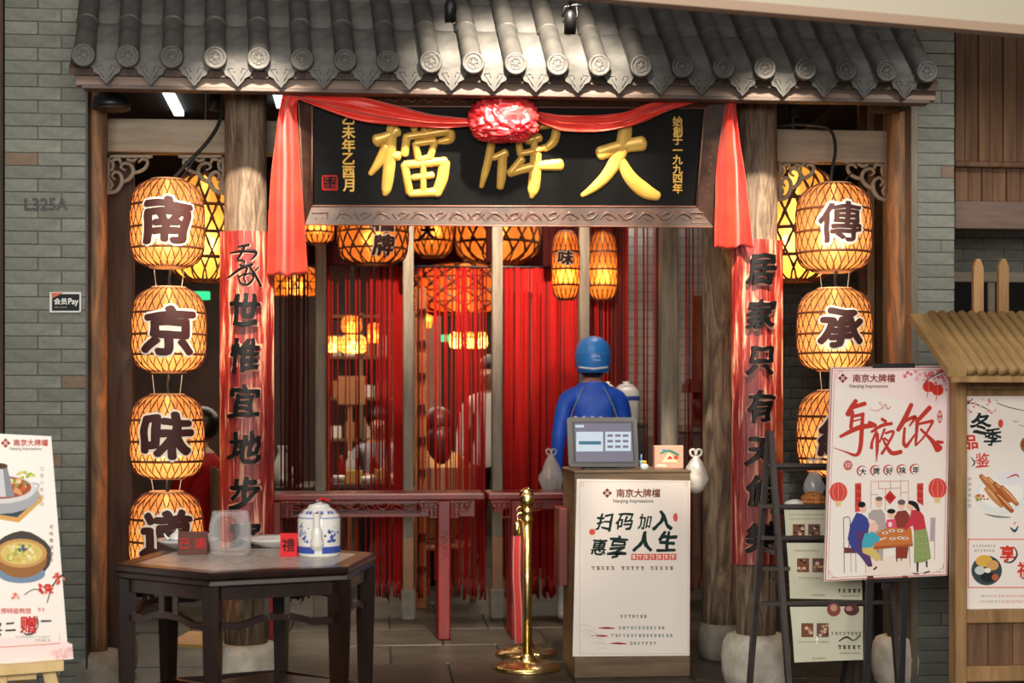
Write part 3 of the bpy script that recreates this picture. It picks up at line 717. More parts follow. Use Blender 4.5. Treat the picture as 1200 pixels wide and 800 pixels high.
for i_, ch in enumerate('大牌之印'): text(g, F2, ch, 391-8.5*(i_//2), 210.5+8*(i_ % 2), 7.4)
g.build('seal', flat('#8c1f1c'), sign)

# ---- red silk swag, tails and rosette
def cloth(name, rows, lift, parent, folds, seed, amp=.012, n=26, mt=None, label=None):
    """rows: [((pxa,pya),(pxb,pyb))] edge to edge across the cloth"""
    pa = crom([(*a, *b) for a, b in rows], 8); vs = []; g = MB()
    for i, (ax, ay, bx, by) in enumerate(pa):
        wd_ = math.hypot(bx-ax, by-ay)
        for k in range(n+1):
            t = k/n; ph = t*folds*math.pi*2+seed+.6*math.sin(i*.13+t*3)
            nz = noise.noise(Vector((t*4, i*.12, seed)))
            d = amp*(.5+.5*min(1, wd_/25))*(math.sin(ph)+.5*math.sin(ph*1.7+seed))+.010*nz
            vs.append(SP.at(ax+(bx-ax)*t, ay+(by-ay)*t, lift+d+.012*math.sin(math.pi*t)))
    m_ = n+1
    g.add(vs, [(i*m_+k, i*m_+k+1, (i+1)*m_+k+1, (i+1)*m_+k) for i in range(len(pa)-1) for k in range(n)], 0, True)
    o = g.build(name, mt or M_red, parent)
    s_ = o.modifiers.new('thickness', 'SOLIDIFY'); s_.thickness = .002
    return o
c = SP.at(589, 137, .07)
sash = thing('silk_drapery', 'red silk sash draped over the name board with long tails at both ends', 'drapery', (c.x, c.y, c.z))
cloth('swag', [((346, 108), (346, 112)), ((380, 108.5), (380, 125)), ((420, 110), (420, 138)), ((460, 119), (460, 143.5)), ((500, 130), (500, 146)), ((530, 134), (530, 146)), ((560, 136), (560, 143))], .075, sash, 2.2, .3)
cloth('swag', [((620, 127), (620, 137)), ((640, 130), (640, 145)), ((660, 132), (660, 151.5)), ((700, 132), (700, 152.5)), ((730, 128), (730, 147)), ((752, 120), (752, 140)), ((780, 113.5), (780, 128)), ((820, 110), (820, 115))], .075, sash, 2.5, 1.3)
cloth('tail', [((333, 107), (349, 107)), ((328, 130), (349, 130)), ((324, 165), (351, 165)), ((319, 205), (354, 205)), ((316, 260), (358, 260)), ((315, 317), (362, 316))], .085, sash, 1.6, 2.0, .022)
cloth('tail', [((848, 112), (856, 112)), ((845, 130), (858, 130)), ((840, 165), (862, 165)), ((836, 200), (867, 200)), ((834, 245), (872, 245)), ((833, 286), (877, 283))], .085, sash, 1.5, 4.0, .022)
cloth('swag', [((333, 112), (345, 122)), ((336, 107), (352, 113)), ((344, 106.5), (362, 116))], .10, sash, 1.2, .7, .006)
g = MB(); cb = SP.at(589, 137, .10)
nU, nV = 120, 60
for i in range(nV+1):
    th = math.pi*i/nV
    for k in range(nU):
        a_ = 2*math.pi*k/nU; d = Vector((math.sin(th)*math.cos(a_), math.cos(th)*-1, math.sin(th)*math.sin(a_)))
        w1 = noise.noise_vector(d*1.7); p2 = d*2.6+w1*1.5
        rg = 1-abs(noise.noise(p2))*2.4; r2 = 1-abs(noise.noise(p2*1.9+Vector((7, 3, 1))))*2
        r_ = .80+.21*rg+.10*r2
        e = Vector((abs(d.x)**.7*(1 if d.x > 0 else -1), d.y, abs(d.z)**.7*(1 if d.z > 0 else -1)))
        g.v.append(cb+Vector((e.x*.152*r_, e.y*.085*r_, e.z*.098*r_)))
for i in range(nV):
    for k in range(nU): g.f.append([i*nU+k, i*nU+(k+1) % nU, (i+1)*nU+(k+1) % nU, (i+1)*nU+k]); g.m.append(0); g.sm.append(True)
g.build('rosette', M_bow, sash)

# ================================================================ COUPLET BOARDS
def couplet(px0, px1, y, pt, pb, s, cx, ys, size, label):
    xm = (X(px0, y)+X(px1, y))/2; W = X(px1, y)-X(px0, y); zt, zb = Zz(pt, y, (px0+px1)/2), Zz(pb, y, (px0+px1)/2)
    t = thing('couplet_board', label, 'sign board', (xm, y, zb), group='couplet boards on the main pillars')
    curve = lambda x: y+.055*((x-xm)/(W/2))**2
    g = MB(); n = 16; R = 30; vs = []
    for j in range(R+1):
        z = zb+(zt-zb)*j/R
        for k in range(n+1):
            x = xm-W/2+W*k/n; vs.append((x, curve(x)+.002*noise.noise(Vector((x*30, 0, z*3))), z))
    for j in (0, R):
        z = zb+(zt-zb)*j/R
        for k in range(n+1): x = xm-W/2+W*k/n; vs.append((x, curve(x)+.022, z))
    N1 = n+1; fs = [(j*N1+k, j*N1+k+1, (j+1)*N1+k+1, (j+1)*N1+k) for j in range(R) for k in range(n)]
    b0, b1 = (R+1)*N1, (R+2)*N1
    fs += [(b0+k, b0+k+1, k+1, k) for k in range(n)]+[(R*N1+k, R*N1+k+1, b1+k+1, b1+k) for k in range(n)]
    fs += [(b0+k+1, b0+k, b1+k, b1+k+1) for k in range(n)]
    fs += [tuple([b0]+[j*N1 for j in range(R+1)]+[b1]), tuple([b0+n]+[j*N1+n for j in range(R+1)]+[b1+n])]
    g.add(vs, fs, 0, False); g.build('board', M_couplet, t)
    def fn(a, b, l):
        p = P(a, b, y); p = P(a, b, curve(p.x)); return Vector((p.x, curve(p.x)-.001-l, p.z))
    sc = SCL(y)
    g1 = MB(); g2 = MB()
    for ch, yy, dx in zip(s, ys, range(99)):
        if ch == '處':      # written in running script
            for st in ([(279, 289, 2), (292, 286.5, 3.4)], [(270, 296.5, 2), (284, 294, 3), (298, 294.5, 4.2), (300, 298, 3), (294, 305, 1.6)], [(287, 288, 3), (282, 298, 3), (278.5, 304, 2), (285, 305, 2.4), (287, 308, 2)],
                [(296, 309, 3.4), (283, 314, 3.2), (273, 321, 2.6), (265.5, 326.5, 1.4)], [(281, 310, 2.4), (289, 313, 3.4), (287, 320, 2.4), (280, 324, 2)], [(279, 322, 2), (282, 331, 2.6), (290, 333, 3), (297, 326, 2.4), (294, 320, 2), (286, 323, 2), (288, 331, 2)],
                [(292, 311, 2.4), (298, 320, 3), (302, 327, 3.4), (306, 335, 3.2)], [(299, 317, 2), (303, 313, 2)]):
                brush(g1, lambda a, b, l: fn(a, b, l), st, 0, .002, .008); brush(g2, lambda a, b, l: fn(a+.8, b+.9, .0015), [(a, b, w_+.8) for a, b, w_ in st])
            continue
        text(g1, lambda a, b, l: fn(a, b, l*sc), ch, cx, yy, size, off=.022, ext=.10, wob=.07, shear=.12, sx=.92, fine=True)
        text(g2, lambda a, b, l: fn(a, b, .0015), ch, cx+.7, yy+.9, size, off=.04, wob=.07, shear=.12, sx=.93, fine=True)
    g1.build('lettering', mat('lacquer_ink', '#060606', rough=.45, spec=.25), t); g2.build('lettering_edge', flat('#c9907a'), t)  # edge: shifted tan copy, a painted highlight beside the carved strokes
couplet(256, 320, 6.95, 270, 668, '處世惟宜地步寬', 287, (308, 363, 416, 469, 524, 577, 630), 41, 'worn red board with black characters on the main pillar behind the hexagonal table')
couplet(861, 921, 6.95, 280, 662, '居家只有天倫樂', 891, (316, 368, 423, 476, 529, 574, 629), 38, 'worn red board with black characters on the main pillar beside the newspaper rack')

# ================================================================ LANTERNS
PROF = [(.46, 0), (.62, .012), (.82, .06), (.94, .14), (.99, .26), (1, .45), (1, .6), (.97, .74), (.89, .86), (.74, .94), (.56, .985), (.44, 1)]
PC = crom(PROF, 4)
def prof_r(z):
    for (r0, z0), (r1, z1) in zip(PC, PC[1:]):
        if z0 <= z <= z1: return r0+(r1-r0)*(z-z0)/max(1e-6, z1-z0)
    return PC[-1][0]
LM = {}
def lantern_meshes(style):
    if style in LM: return LM[style]
    d = {}
    q = MB(); q.lathe(PC, n=36, caps=False); d['shade'] = q
    q = MB(); n = {'front': 26, 'big': 16, 'far': 12}[style]; tw = {'front': .95, 'big': 1.2, 'far': .9}[style]; sg = 18 if style != 'far' else 8
    th = {'front': .0155, 'big': .03, 'far': .026}[style]
    for dr in (1, -1):
        for k in range(n):
            pts = []
            for i in range(sg+1):
                z = i/sg; z = min(max(z, .004), .996); a_ = 2*math.pi*(k+.25*dr)/n+dr*tw*(z-.5); r_ = prof_r(z)+.012+(.006 if dr > 0 else 0)
                pts.append((r_*math.cos(a_), r_*math.sin(a_), z))
            q.tube(pts, [th*(.65 if j % 2 else 1) for j in range(len(pts))], 4, caps=False, smooth=False)
    d['bamboo_weave'] = q
    rs = MB()
    for z in (.2, .44, .7): 
        r_ = prof_r(z)+.02; rs.tube([(r_*math.cos(6.2832*k/36), r_*math.sin(6.2832*k/36), z) for k in range(37)], .016, 5, caps=False)
    d['hoop'] = rs
    q = MB()
    for z, rr_ in ((.005, .47), (.995, .45)): q.tube([(rr_*math.cos(6.2832*k/28), rr_*math.sin(6.2832*k/28), z) for k in range(29)], .03, 6, caps=False)
    d['rim'] = q
    q = MB(); q.sphere((0, 0, .36), .2, 8, sc=(1, 1, .9)); q.tube([(0, 0, .5), (0, 0, 1.0)], .05, 8); d['bulb'] = q
    LM[style] = d; return d
LME = {}
def lantern(px, pt, pb, wpx, y, ch, label, style='front', shade=None, wires=0, energy=6.5, group='bamboo lanterns', lw=.04, cs=1.0, tilt=0.0, col=(1, .68, .36), cz=.47, cx=0.0):
    c = P(px, pb, y); k_ = (P(px+10, pb, y)-P(px, pb, y)).length/10
    R = wpx/2*k_; Hh = (pb-pt)*k_*.995
    t = thing('lantern', label, 'lantern', c, group=group); t.scale = (R, R, Hh); t.rotation_euler = (0, 0, math.atan2(c.x, c.y)*-1)
    for nme, q in lantern_meshes(style).items():
        key = (style, nme, shade.name if shade and nme == 'shade' else '')
        mt = {'shade': shade or M_shade, 'bamboo_weave': M_bamboo, 'hoop': M_bamboo, 'rim': M_bamboo_t if style == 'front' else M_bamboo, 'bulb': M_bulb}[nme]
        if key not in LME:
            o = q.build(nme, mt, t, local=True); LME[key] = o.data
        else:
            o = bpy.data.objects.new(nme, LME[key]); COL.objects.link(o); o.parent = t
    if ch:
        chs = ch if isinstance(ch, (list, tuple)) else [(ch, 0, cz, cs)]
        for nme, off, rad, mt, ex in (('lettering_edge', .085, 1.045, flat('#f6ead8'), 0), ('lettering', .04, 1.065, M_brownink, 0)):
            g = MB()
            for ch_, u0, v0, s_ in chs:
                def fn(a, b, l): 
                    an = a/1.0; rr_ = (prof_r(min(max(b, .01), .99))+rad-1) ; return Vector((rr_*math.sin(an), -rr_*math.cos(an), b))
                vs, fs, w_, h_ = fine_glyph(ch_, 0); sz = 1.2*s_/w_
                cr, sr = math.cos(tilt), math.sin(tilt); nr = 8
                for q_ in range(nr):
                    ox, oy = (off if nme != 'lettering' else lw)*math.cos(6.2832*q_/nr), (off if nme != 'lettering' else lw)*math.sin(6.2832*q_/nr); out = []
                    for vx, vy, vz in vs:
                        nn_ = noise.noise_vector(Vector((vx*2.6+px, vy*2.6, .5))); x_ = vx*1.08+nn_.x*.06+.08*vy+ox*1.2; y_ = vy+nn_.y*.06+oy
                        x_, y_ = x_*cr-y_*sr, x_*sr+y_*cr
                        p_ = fn(u0+cx+x_*sz, v0+y_*sz*R/Hh, 0); p_.y -= q_*2e-4; out.append(p_)
                    g.add(out, fs)
            g.build(nme, mt, t, local=True)
    if wires:
        g = MB(); wz = wires*k_/Hh
        for s_ in (-1, 1): g.tube([(s_*.34, -.1, 1.0), (s_*.40, -.1, 1+wz)], .012, 5)
        g.build('wire', flat('#b9b4aa'), t, local=True)
        g = MB(); g.tube([(.05, 0, 1.0), (.0, 0, 1+wz*.5), (.06, 0, 1+wz)], .05, 6); g.build('cord', M_cable, t, local=True)
    if style != 'front':
        g = MB(); ztop = c.z+Hh; g.tube([(0, 0, 1.0), (0, 0, 1+max(.02, 3.3-ztop)/Hh)], .035, 6); g.build('cord', M_cable, t, local=True)
    if energy:
        ld = bpy.data.lights.new('bulb_light', 'POINT'); ld.energy = energy; ld.color = col; ld.shadow_soft_size = .05
        lo_ = bpy.data.objects.new('bulb_light', ld); COL.objects.link(lo_); lo_.parent = t; lo_.location = (0, -.15, .34)
    return t
GL = 'lantern string in the left bay'; GR = 'lantern string in the right bay'
yl = 7.08
lantern(196, 210, 312, 86, yl, '南', 'bamboo lantern with dark character 南, topmost of the left string', wires=0, group=GL, cs=.95, tilt=-.05, cz=.5)
lantern(198, 336, 435, 86, yl, '京', 'bamboo lantern with dark character 京, second of the left string', wires=22, group=GL, cs=1.0, cz=.47)
lantern(196, 461, 559, 86, yl, '味', 'bamboo lantern with dark character 味, third of the left string', wires=24, group=GL, cs=1.0, cz=.52)
lantern(195, 575, 676, 86, yl, '道', 'bamboo lantern behind the teapots on the hexagonal table, lowest of the left string', wires=16, group=GL, cs=1.0, cz=.55)
lantern(977, 219, 317, 85, yl, '傳', 'bamboo lantern with dark character 傳, topmost of the right string', group=GR, lw=.02, cs=.85, cx=.18, cz=.52, tilt=.05)
lantern(978, 341, 433, 84, yl, '承', 'bamboo lantern with dark character 承, second of the right string', wires=24, group=GR, cs=.85, cx=.18, cz=.5)
lantern(978, 460, 556, 84, yl, '經', 'bamboo lantern half hidden behind the new year dinner poster', wires=28, group=GR, cs=.85, cx=.18, energy=7)
lantern(240, 205, 328, 84, 7.75, None, 'large yellow bamboo lantern behind the topmost left lantern', 'big', M_shade_y, energy=9, group='large yellow lanterns behind the strings', col=(1, .72, .3))
lantern(930, 200, 328, 96, 7.75, None, 'large yellow bamboo lantern behind the topmost right lantern', 'big', M_shade_y, energy=16, group='large yellow lanterns behind the strings', col=(1, .76, .36))
# cables that the two strings hang from
g = MB(); g.tube(crom([tuple(P(*a)) for a in ((262, 128, 7.18), (254, 150, 7.14), (240, 170, 7.1), (215, 196, 7.08), (200, 212, 7.08))], 6), .009, 6)
g.tube(crom([tuple(P(*a)) for a in ((232, 178, 7.08), (222, 196, 7.06), (212, 209, 7.06))], 4), .005, 5)
tag(g.build('hanging_cable', M_cable), 'thick black cable running from the left pillar down to the 南 lantern', 'cable')
g = MB(); g.tube(crom([tuple(P(*a)) for a in ((914, 148, 7.2), (930, 146, 7.16), (962, 148, 7.14), (975, 155, 7.12), (979, 175, 7.1), (975, 200, 7.08), (972, 222, 7.08))], 6), .0085, 6)
g.tube(crom([tuple(P(*a)) for a in ((1000, 200, 7.1), (990, 212, 7.08), (984, 222, 7.08))], 4), .0035, 5)
tag(g.build('hanging_cable', M_cable), 'black cable looping over the right beam down to the 傳 lantern', 'cable')
# inside lanterns
GI = 'lanterns inside the entrance'
lantern(437, 226, 309, 82, 8.9, [('牌', .3, .22, .45), ('檔', .3, .55, .45)], 'amber lantern with two dark marks under the name board, left of the second door post', 'big', M_shade_o, energy=3.5, group=GI)
lantern(372, 222, 285, 40, 8.9, None, 'small amber lantern peeping out beside the tail of the left sash', 'big', M_shade_o, energy=2, group=GI)
lantern(506, 214, 300, 50, 10.4, [('大', -.2, .3, .5)], 'amber lantern with a dark mark just right of the second door post', 'big', M_shade_o, energy=2.5, group=GI)
lantern(583, 200, 307, 100, 10.35, None, 'large amber lantern hanging behind the third door post', 'big', M_shade_o, energy=14, group=GI)
lantern(545, 311, 368, 132, 10.4, None, 'wide orange lantern behind the string curtain between the second and third posts', 'big', M_shade_o, energy=10, group=GI, col=(1, .45, .15))
lantern(663, 272, 350, 32, 9.15, [('味', 0, .6, .8)], 'slim orange lantern left of the fourth door post', 'big', M_shade_o, energy=4, group=GI, col=(1, .5, .2))
lantern(706, 272, 351, 34, 9.7, None, 'slim orange lantern right of the fourth door post', 'big', M_shade_o, energy=5, group=GI, col=(1, .55, .22))
GF = 'small lanterns far inside the dining room'
lantern(345, 312, 347, 64, 10.6, None, 'wide amber lantern seen through the first curtain beneath the sash tail', 'far', M_shade_o, energy=3, group=GF)
lantern(414, 392, 414, 32, 12.6, None, 'square amber lantern far inside, seen through the second curtain', 'far', M_shade_y, energy=4, group=GF)
lantern(388, 394, 413, 20, 12.6, None, 'pale amber lantern far inside beside the square one', 'far', M_shade_y, energy=4, group=GF)
lantern(412, 370, 390, 24, 13.2, None, 'amber lantern high above the far dining tables, behind the second curtain', 'far', M_shade_o, energy=2, group=GF)
lantern(438, 378, 402, 16, 12.9, None, 'narrow amber lantern far inside at the dense edge of the second curtain', 'far', M_shade_o, energy=2, group=GF)
for i, (px, l) in enumerate(((535, 'left'), (549, 'middle'), (563, 'right'))):
    lantern(px, 389, 408, 17, 12.8, None, '%s one of three bright lanterns in a row behind the third curtain' % l, 'far', M_shade_y, energy=5, group=GF, col=(1, .75, .4))
lantern(503, 392, 412, 18, 12.4, None, 'orange lantern far inside beside the green light', 'far', M_shade_o, energy=2, group=GF)
lantern(497, 352, 385, 20, 11.5, None, 'orange lantern beside the painted wooden tablet', 'far', M_shade_o, energy=3, group=GF)
for px, py, y_, l in ((518, 396, 13.5, 'green glowing exit light behind the third string curtain'), (236, 346, 11.5, 'green glowing exit light between the left lanterns and pillar')):
    c = P(px, py, y_); q = MB(); q.cbox(c.x-.06, c.x+.06, y_, y_+.05, c.z-.03, c.z+.03); t = tag(q.build('exit_light', M_green), l, 'exit light'); q = MB(); q.tube([(c.x, y_+.025, c.z+.03), (c.x, y_+.025, 3.3)], .006, 6); q.build('rod', M_cable, t)
# ================================================================ STRING CURTAINS
def strings(px0, px1, n, dense, label, y=9.7, mt=None, seed=0, dark=.15, w=.0042, top=2.61):
    r = random.Random(seed); g = MB(); xa_, xb_ = X(px0, y), X(px1, y)
    xs = []
    for i in range(n): xs.append(r.uniform(xa_, xb_))
    for a_, b_, k in dense:
        xs += [r.uniform(X(a_, y), X(b_, y)) for _ in range(k)]
    for x in xs:
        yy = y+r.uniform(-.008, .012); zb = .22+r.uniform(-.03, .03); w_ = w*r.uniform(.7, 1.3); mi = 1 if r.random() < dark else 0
        sw = r.uniform(-.012, .012); pts = [(x, top), (x+sw*.3, 1.7), (x+sw, 1.0), (x+sw*.8, zb)]
        vs = []
        for xx, zz in pts: vs += [(xx-w_, yy, zz), (xx, yy-w_, zz), (xx+w_, yy, zz), (xx, yy+w_, zz)]
        g.add(vs, [(i*4+k, i*4+(k+1) % 4, i*4+4+(k+1) % 4, i*4+4+k) for i in range(3) for k in range(4)], mi)
        if r.random() < .5: g.tube([(x+sw*.8, yy, zb+.01), (x+sw*.8, yy, zb-.02), (x+sw*.8, yy, zb-.1)], [.004, .007, .008], 6, mi)
    tag(g.build('string_curtain', [mt or M_string, M_string_d], origin=((xa_+xb_)/2, y, .1)), label, 'curtain', 'string curtains between the door posts', 'stuff')
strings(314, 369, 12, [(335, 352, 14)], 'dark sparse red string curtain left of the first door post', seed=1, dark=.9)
strings(381, 472, 22, [(440, 471, 42)], 'red string curtain between the first and second door posts, dense on its right', seed=2)
strings(488, 577, 34, [(535, 560, 12)], 'red string curtain between the second and third door posts, before the wide orange lantern', seed=3, top=Zz(313, 9.7))
strings(590, 680, 60, [(590, 640, 40), (640, 678, 60)], 'dense bright red string curtain behind and left of the blue helmet', seed=4, top=Zz(313, 9.7))
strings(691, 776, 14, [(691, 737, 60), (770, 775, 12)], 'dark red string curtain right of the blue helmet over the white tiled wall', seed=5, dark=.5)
strings(794, 832, 12, [], 'thin red string curtain between the broad post and the round pillar', seed=6, dark=.3, w=.003)
def drape(px0, px1, y, label, folds, mt):
    g = MB(); n = 60; xa_, xb_ = X(px0, y), X(px1, y); vs = []
    for z in (.28, 1.4, 2.66 if px0 > 680 else Zz(314, y)):
        for k in range(n+1): t = k/n; vs.append((xa_+(xb_-xa_)*t, y+.02*math.sin(t*folds*6.28)+.006*math.sin(t*folds*17+z), z))
    g.add(vs, [(j*(n+1)+k, j*(n+1)+k+1, (j+1)*(n+1)+k+1, (j+1)*(n+1)+k) for j in range(2) for k in range(n)], 0, True)
    o = g.build('red_drape', mt); s_ = o.modifiers.new('thickness', 'SOLIDIFY'); s_.thickness = .004
    tag(o, label, 'curtain')
drape(588, 681, 9.86, 'red cloth drape behind the dense strings left of the blue helmet', 9, M_drape)
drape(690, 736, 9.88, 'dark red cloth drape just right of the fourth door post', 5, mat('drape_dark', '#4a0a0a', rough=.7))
# painted wooden tablet inside the third bay, wood tablet in the last bay
def tablet_board(px0, px1, py0, py1, y, mt, s, label):
    t = thing('wooden_tablet', label, 'sign board', (X((px0+px1)/2, y), y, Zz(py1, y)))
    g = MB(); g.cbox(X(px0, y), X(px1, y), y, y+.03, Zz(py1, y), Zz(py0, y), .006); g.build('board', mt, t)
    if s:
        g = MB(); vtext(g, lambda a, b, l: P(a, b, y-.002-l*.004), s, (px0+px1)/2+1, py0+28, (py1-py0-35)/len(s), 11, off=.03, ext=.2); g.build('lettering', flat('#2a1a10'), t)
tablet_board(486, 500, 338, 712, 10.0, mat('tablet_orange', '#8a4a1e', '#a8632e', scale=4), '寄暢清風明月來座中', 'orange wooden tablet with dark characters beside the second door post')
tablet_board(812, 828, 345, 500, 10.0, mat('tablet_red', '#7a3d22', '#94512f', scale=4), None, 'reddish wooden board on the tiled wall beside the round pillar')
c = P(812, 455, 9.95); g = MB(); g.cbox(c.x-.07, c.x+.07, 9.8, 9.98, c.z-.03, c.z+.03); g.cbox(c.x-.05, c.x+.05, 9.82, 9.98, c.z+.03, c.z+.06); g.lathe([(.03, -.2), (.05, -.12), (.03, -.03)], (c.x+.03, 9.9, c.z), 14)
tag(g.build('wall_bracket', mat('bracket_red', '#6a2416', rough=.4)), 'small red-brown wooden bracket on the board in the rightmost curtain bay', 'bracket')

# ================================================================ RED TABLES AT THE DOOR
def red_table(px0, px1, y, legs, label, pierced):
    zt = Zz(578, y-.18, 520); t = thing('altar_table', label, 'table', (X((px0+px1)/2, y), y, 0), group='narrow red tables across the entrance')
    xa_, xb_ = X(px0, y), X(px1, y)
    g = MB(); g.cbox(xa_, xb_, y-.18, y+.17, zt-.04, zt, .008); g.build('tabletop', M_redtable, t)
    za, zb = zt-.04, zt-.135; yq = y-.17
    g = MB()
    for yy in (y-.15, y+.12):
        if pierced:
            a_, b_ = X(pierced[0], y), X(pierced[1], y)
            g.box(xa_+.03, a_, yy, yy+.025, zb, za); g.box(b_, xb_-.06, yy, yy+.025, zb, za); g.box(a_, b_, yy, yy+.025, za-.022, za); g.box(a_, b_, yy, yy+.025, zb, zb+.018)
        else: g.box(xa_+.03, xb_-.03, yy, yy+.025, zb+.04, za)
    g.build('apron', M_redtable, t)
    if pierced:
        g = MB(); pl = Ypl(yq+.01); n = int((pierced[1]-pierced[0])/16); py0, py1 = 588, 599
        for k in range(n):
            x = pierced[0]+16*k; s_ = 1 if k % 2 else -1; m_ = 593.5
            brush(g, pl.at, [(x, m_+3*s_, 1.8), (x+5, m_-3*s_, 2.2), (x+11, m_-2*s_, 2), (x+16, m_+3*s_, 1.8)], dome=.008)
            brush(g, pl.at, [(x+5, m_+s_, 1.5), (x+9, m_+4*s_, 1.8), (x+13, m_+3*s_, 1.2)], dome=.007)
        g.build('fretwork', M_redtable, t)
    for lx in legs:
        xx = X(lx, y-.17); s_ = .038
        for yy in (y-.17, y+.09):
            g = MB(); g.cbox(xx-s_, xx+s_, yy, yy+.07, 0, zt-.04, .008)
            if yy < y:
                pl = Ypl(yy)
                for k in range(4): brush(g, pl.at, [(lx-3, 622+k*8, 1.5), (lx+3, 625+k*8, 2), (lx-2, 629+k*8, 1.5)], dome=.005)
            g.build('leg', M_redtable, t)
        for sd in (-1, 1):
            if px0+8 < lx+sd*12 < px1+5:
                g = MB(); pl = Ypl(yq); bx = lx+sd*7; 
                for pts in ([(bx, 588, 2.2), (bx+sd*24, 588, 2.2)], [(bx+sd*1, 588, 2.2), (bx+sd*1, 607, 2.2)], [(bx, 606, 2), (bx+sd*10, 606, 2), (bx+sd*10, 598, 2), (bx+sd*20, 598, 2), (bx+sd*23, 589, 2)], [(bx+sd*5, 588, 1.5), (bx+sd*5, 606, 1.5)], [(bx+sd*11, 588, 1.5), (bx+sd*11, 599, 1.5)], [(bx+sd*17, 588, 1.5), (bx+sd*17, 598, 1.5)], [(bx, 594, 1.5), (bx+sd*20, 594, 1.5)]):
                    for a_, b_ in zip(pts, pts[1:]): brush(g, pl.at, [a_, b_], dome=.01)
                g.build('corner_bracket', M_redtable, t)
red_table(309, 566, 8.83, (322, 520.5), 'long red lacquered table across the entrance, behind the blue and white jar', (345, 492))
red_table(569, 700, 8.83, (606, 690), 'red lacquered table behind the brass stanchion and the counter', None)

# ================================================================ DINING ROOM BEHIND THE CURTAINS
def dining_table(px0, px1, y, d, label):
    t = thing('dining_table', label, 'table', (X((px0+px1)/2, y), y, 0), group='dining tables inside')
    xa_, xb_ = X(px0, y), X(px1, y)
    g = MB(); g.cbox(xa_, xb_, y, y+d, .71, .75, .006); g.build('tabletop', M_darkwood, t)
    g = MB(); g.box(xa_+.05, xb_-.05, y+.04, y+d-.04, .63, .71); g.build('apron', M_darkwood, t)
    for xx in (xa_+.05, xb_-.1):
        for yy in (y+.03, y+d-.08):
            g = MB(); g.cbox(xx, xx+.05, yy, yy+.05, 0, .71, .005); g.build('leg', M_darkwood, t)
dining_table(322, 366, 11.2, .8, 'dark dining table behind the first curtain, a tall pale vase on it')
dining_table(388, 470, 11.6, .9, 'dark dining table behind the second curtain, crowded with boxes and dishes')
dining_table(488, 545, 11.2, .8, 'dark dining table in front of the long-haired guest behind the third curtain')
dining_table(205, 262, 10.6, .8, 'dark dining table inside the left bay behind the lanterns')
def bowl(x, y, z, r, h, mt, name, label, cat, group):
    g = MB(); g.lathe([(r*.5, 0), (r*.52, .006), (r*.85, h*.5), (r, h), (r*.95, h), (r*.8, h*.5), (r*.3, .012), (.001, .011)], (x, y, z), 16)
    tag(g.build(name, mt), label, cat, group)
r = random.Random(11)
def onto(px, y, z=.75): return (X(px, y), y, z)
for i, (px, y, r_) in enumerate(((396, 11.9, .05), (405, 11.8, .07), (432, 11.7, .09), (442, 12.0, .07), (462, 11.8, .05), (337, 11.4, .06), (228, 10.9, .07), (245, 10.8, .06), (495, 11.4, .08), (520, 11.3, .05))):
    x_, y_, z_ = onto(px, y); bowl(x_, y_, z_, r_, .05, M_white, 'bowl', ('white bowl nearest the second door post on the crowded table', 'white bowl left of the mustard box on the crowded table', 'large white bowl between the mustard and cream boxes', 'white bowl behind the gap between the mustard and cream boxes', 'white bowl right of the cream box on the crowded table', 'white bowl beside the tall pale vase behind the first curtain', 'white bowl on the left bay table, the nearer the lanterns', 'white bowl on the left bay table, the nearer the main pillar', 'large white bowl before the long-haired guest', 'small white bowl right of the large bowl before the long-haired guest')[i], 'bowl', 'bowls in the left bay' if px < 262 else 'bowls on the dining tables inside')
for i, (px, w_) in enumerate(((415, .13), (447, .12))):
    x_, y_, z_ = onto(px, 11.66); g = MB(); g.cbox(x_-w_/2, x_+w_/2, y_-.02, y_+.08, z_, z_+.1+.01*i, .004)
    tag(g.build('yellow_box', mat('yellow_box%d' % i, '#b08a3a' if i == 0 else '#c8a75a', rough=.6)), ('mustard box on the far dining table, left of the cream box' if i == 0 else 'cream coloured box on the far dining table, right of the mustard box'), 'box')
for i, (px, y) in enumerate(((400, 12.2), (410, 12.3), (422, 12.2), (438, 12.3), (452, 12.2), (348, 11.7), (508, 11.6))):
    x_, y_, z_ = onto(px, y); h = .2+.03*(i % 3); g = MB(); g.lathe([(.03, 0), (.035, .02), (.035, h*.6), (.013, h*.78), (.012, h), (.001, h)], (x_, y_, z_), 12)
    tag(g.build('bottle', [flat(('#8a1f18', '#cfc8ba', '#3c2a22')[i % 3], .2)]), ('red bottle at the left end of the crowded table inside', 'white bottle second from the left on the crowded table inside', 'dark bottle in the middle of the crowded table inside', 'red bottle behind the cream box on the crowded table', 'white bottle at the right end of the crowded table inside', 'dark bottle behind the first string curtain near the vase', 'red bottle on the table before the long-haired guest')[i], 'bottle', 'bottles on the dining tables inside')
x_, y_, z_ = onto(331, 11.5); g = MB(); g.lathe([(.04, 0), (.075, .05), (.085, .12), (.05, .2), (.03, .26), (.04, .3)], (x_, y_, z_), 18); tag(g.build('vase', M_white), 'pale porcelain vase on the table behind the first string curtain', 'vase')
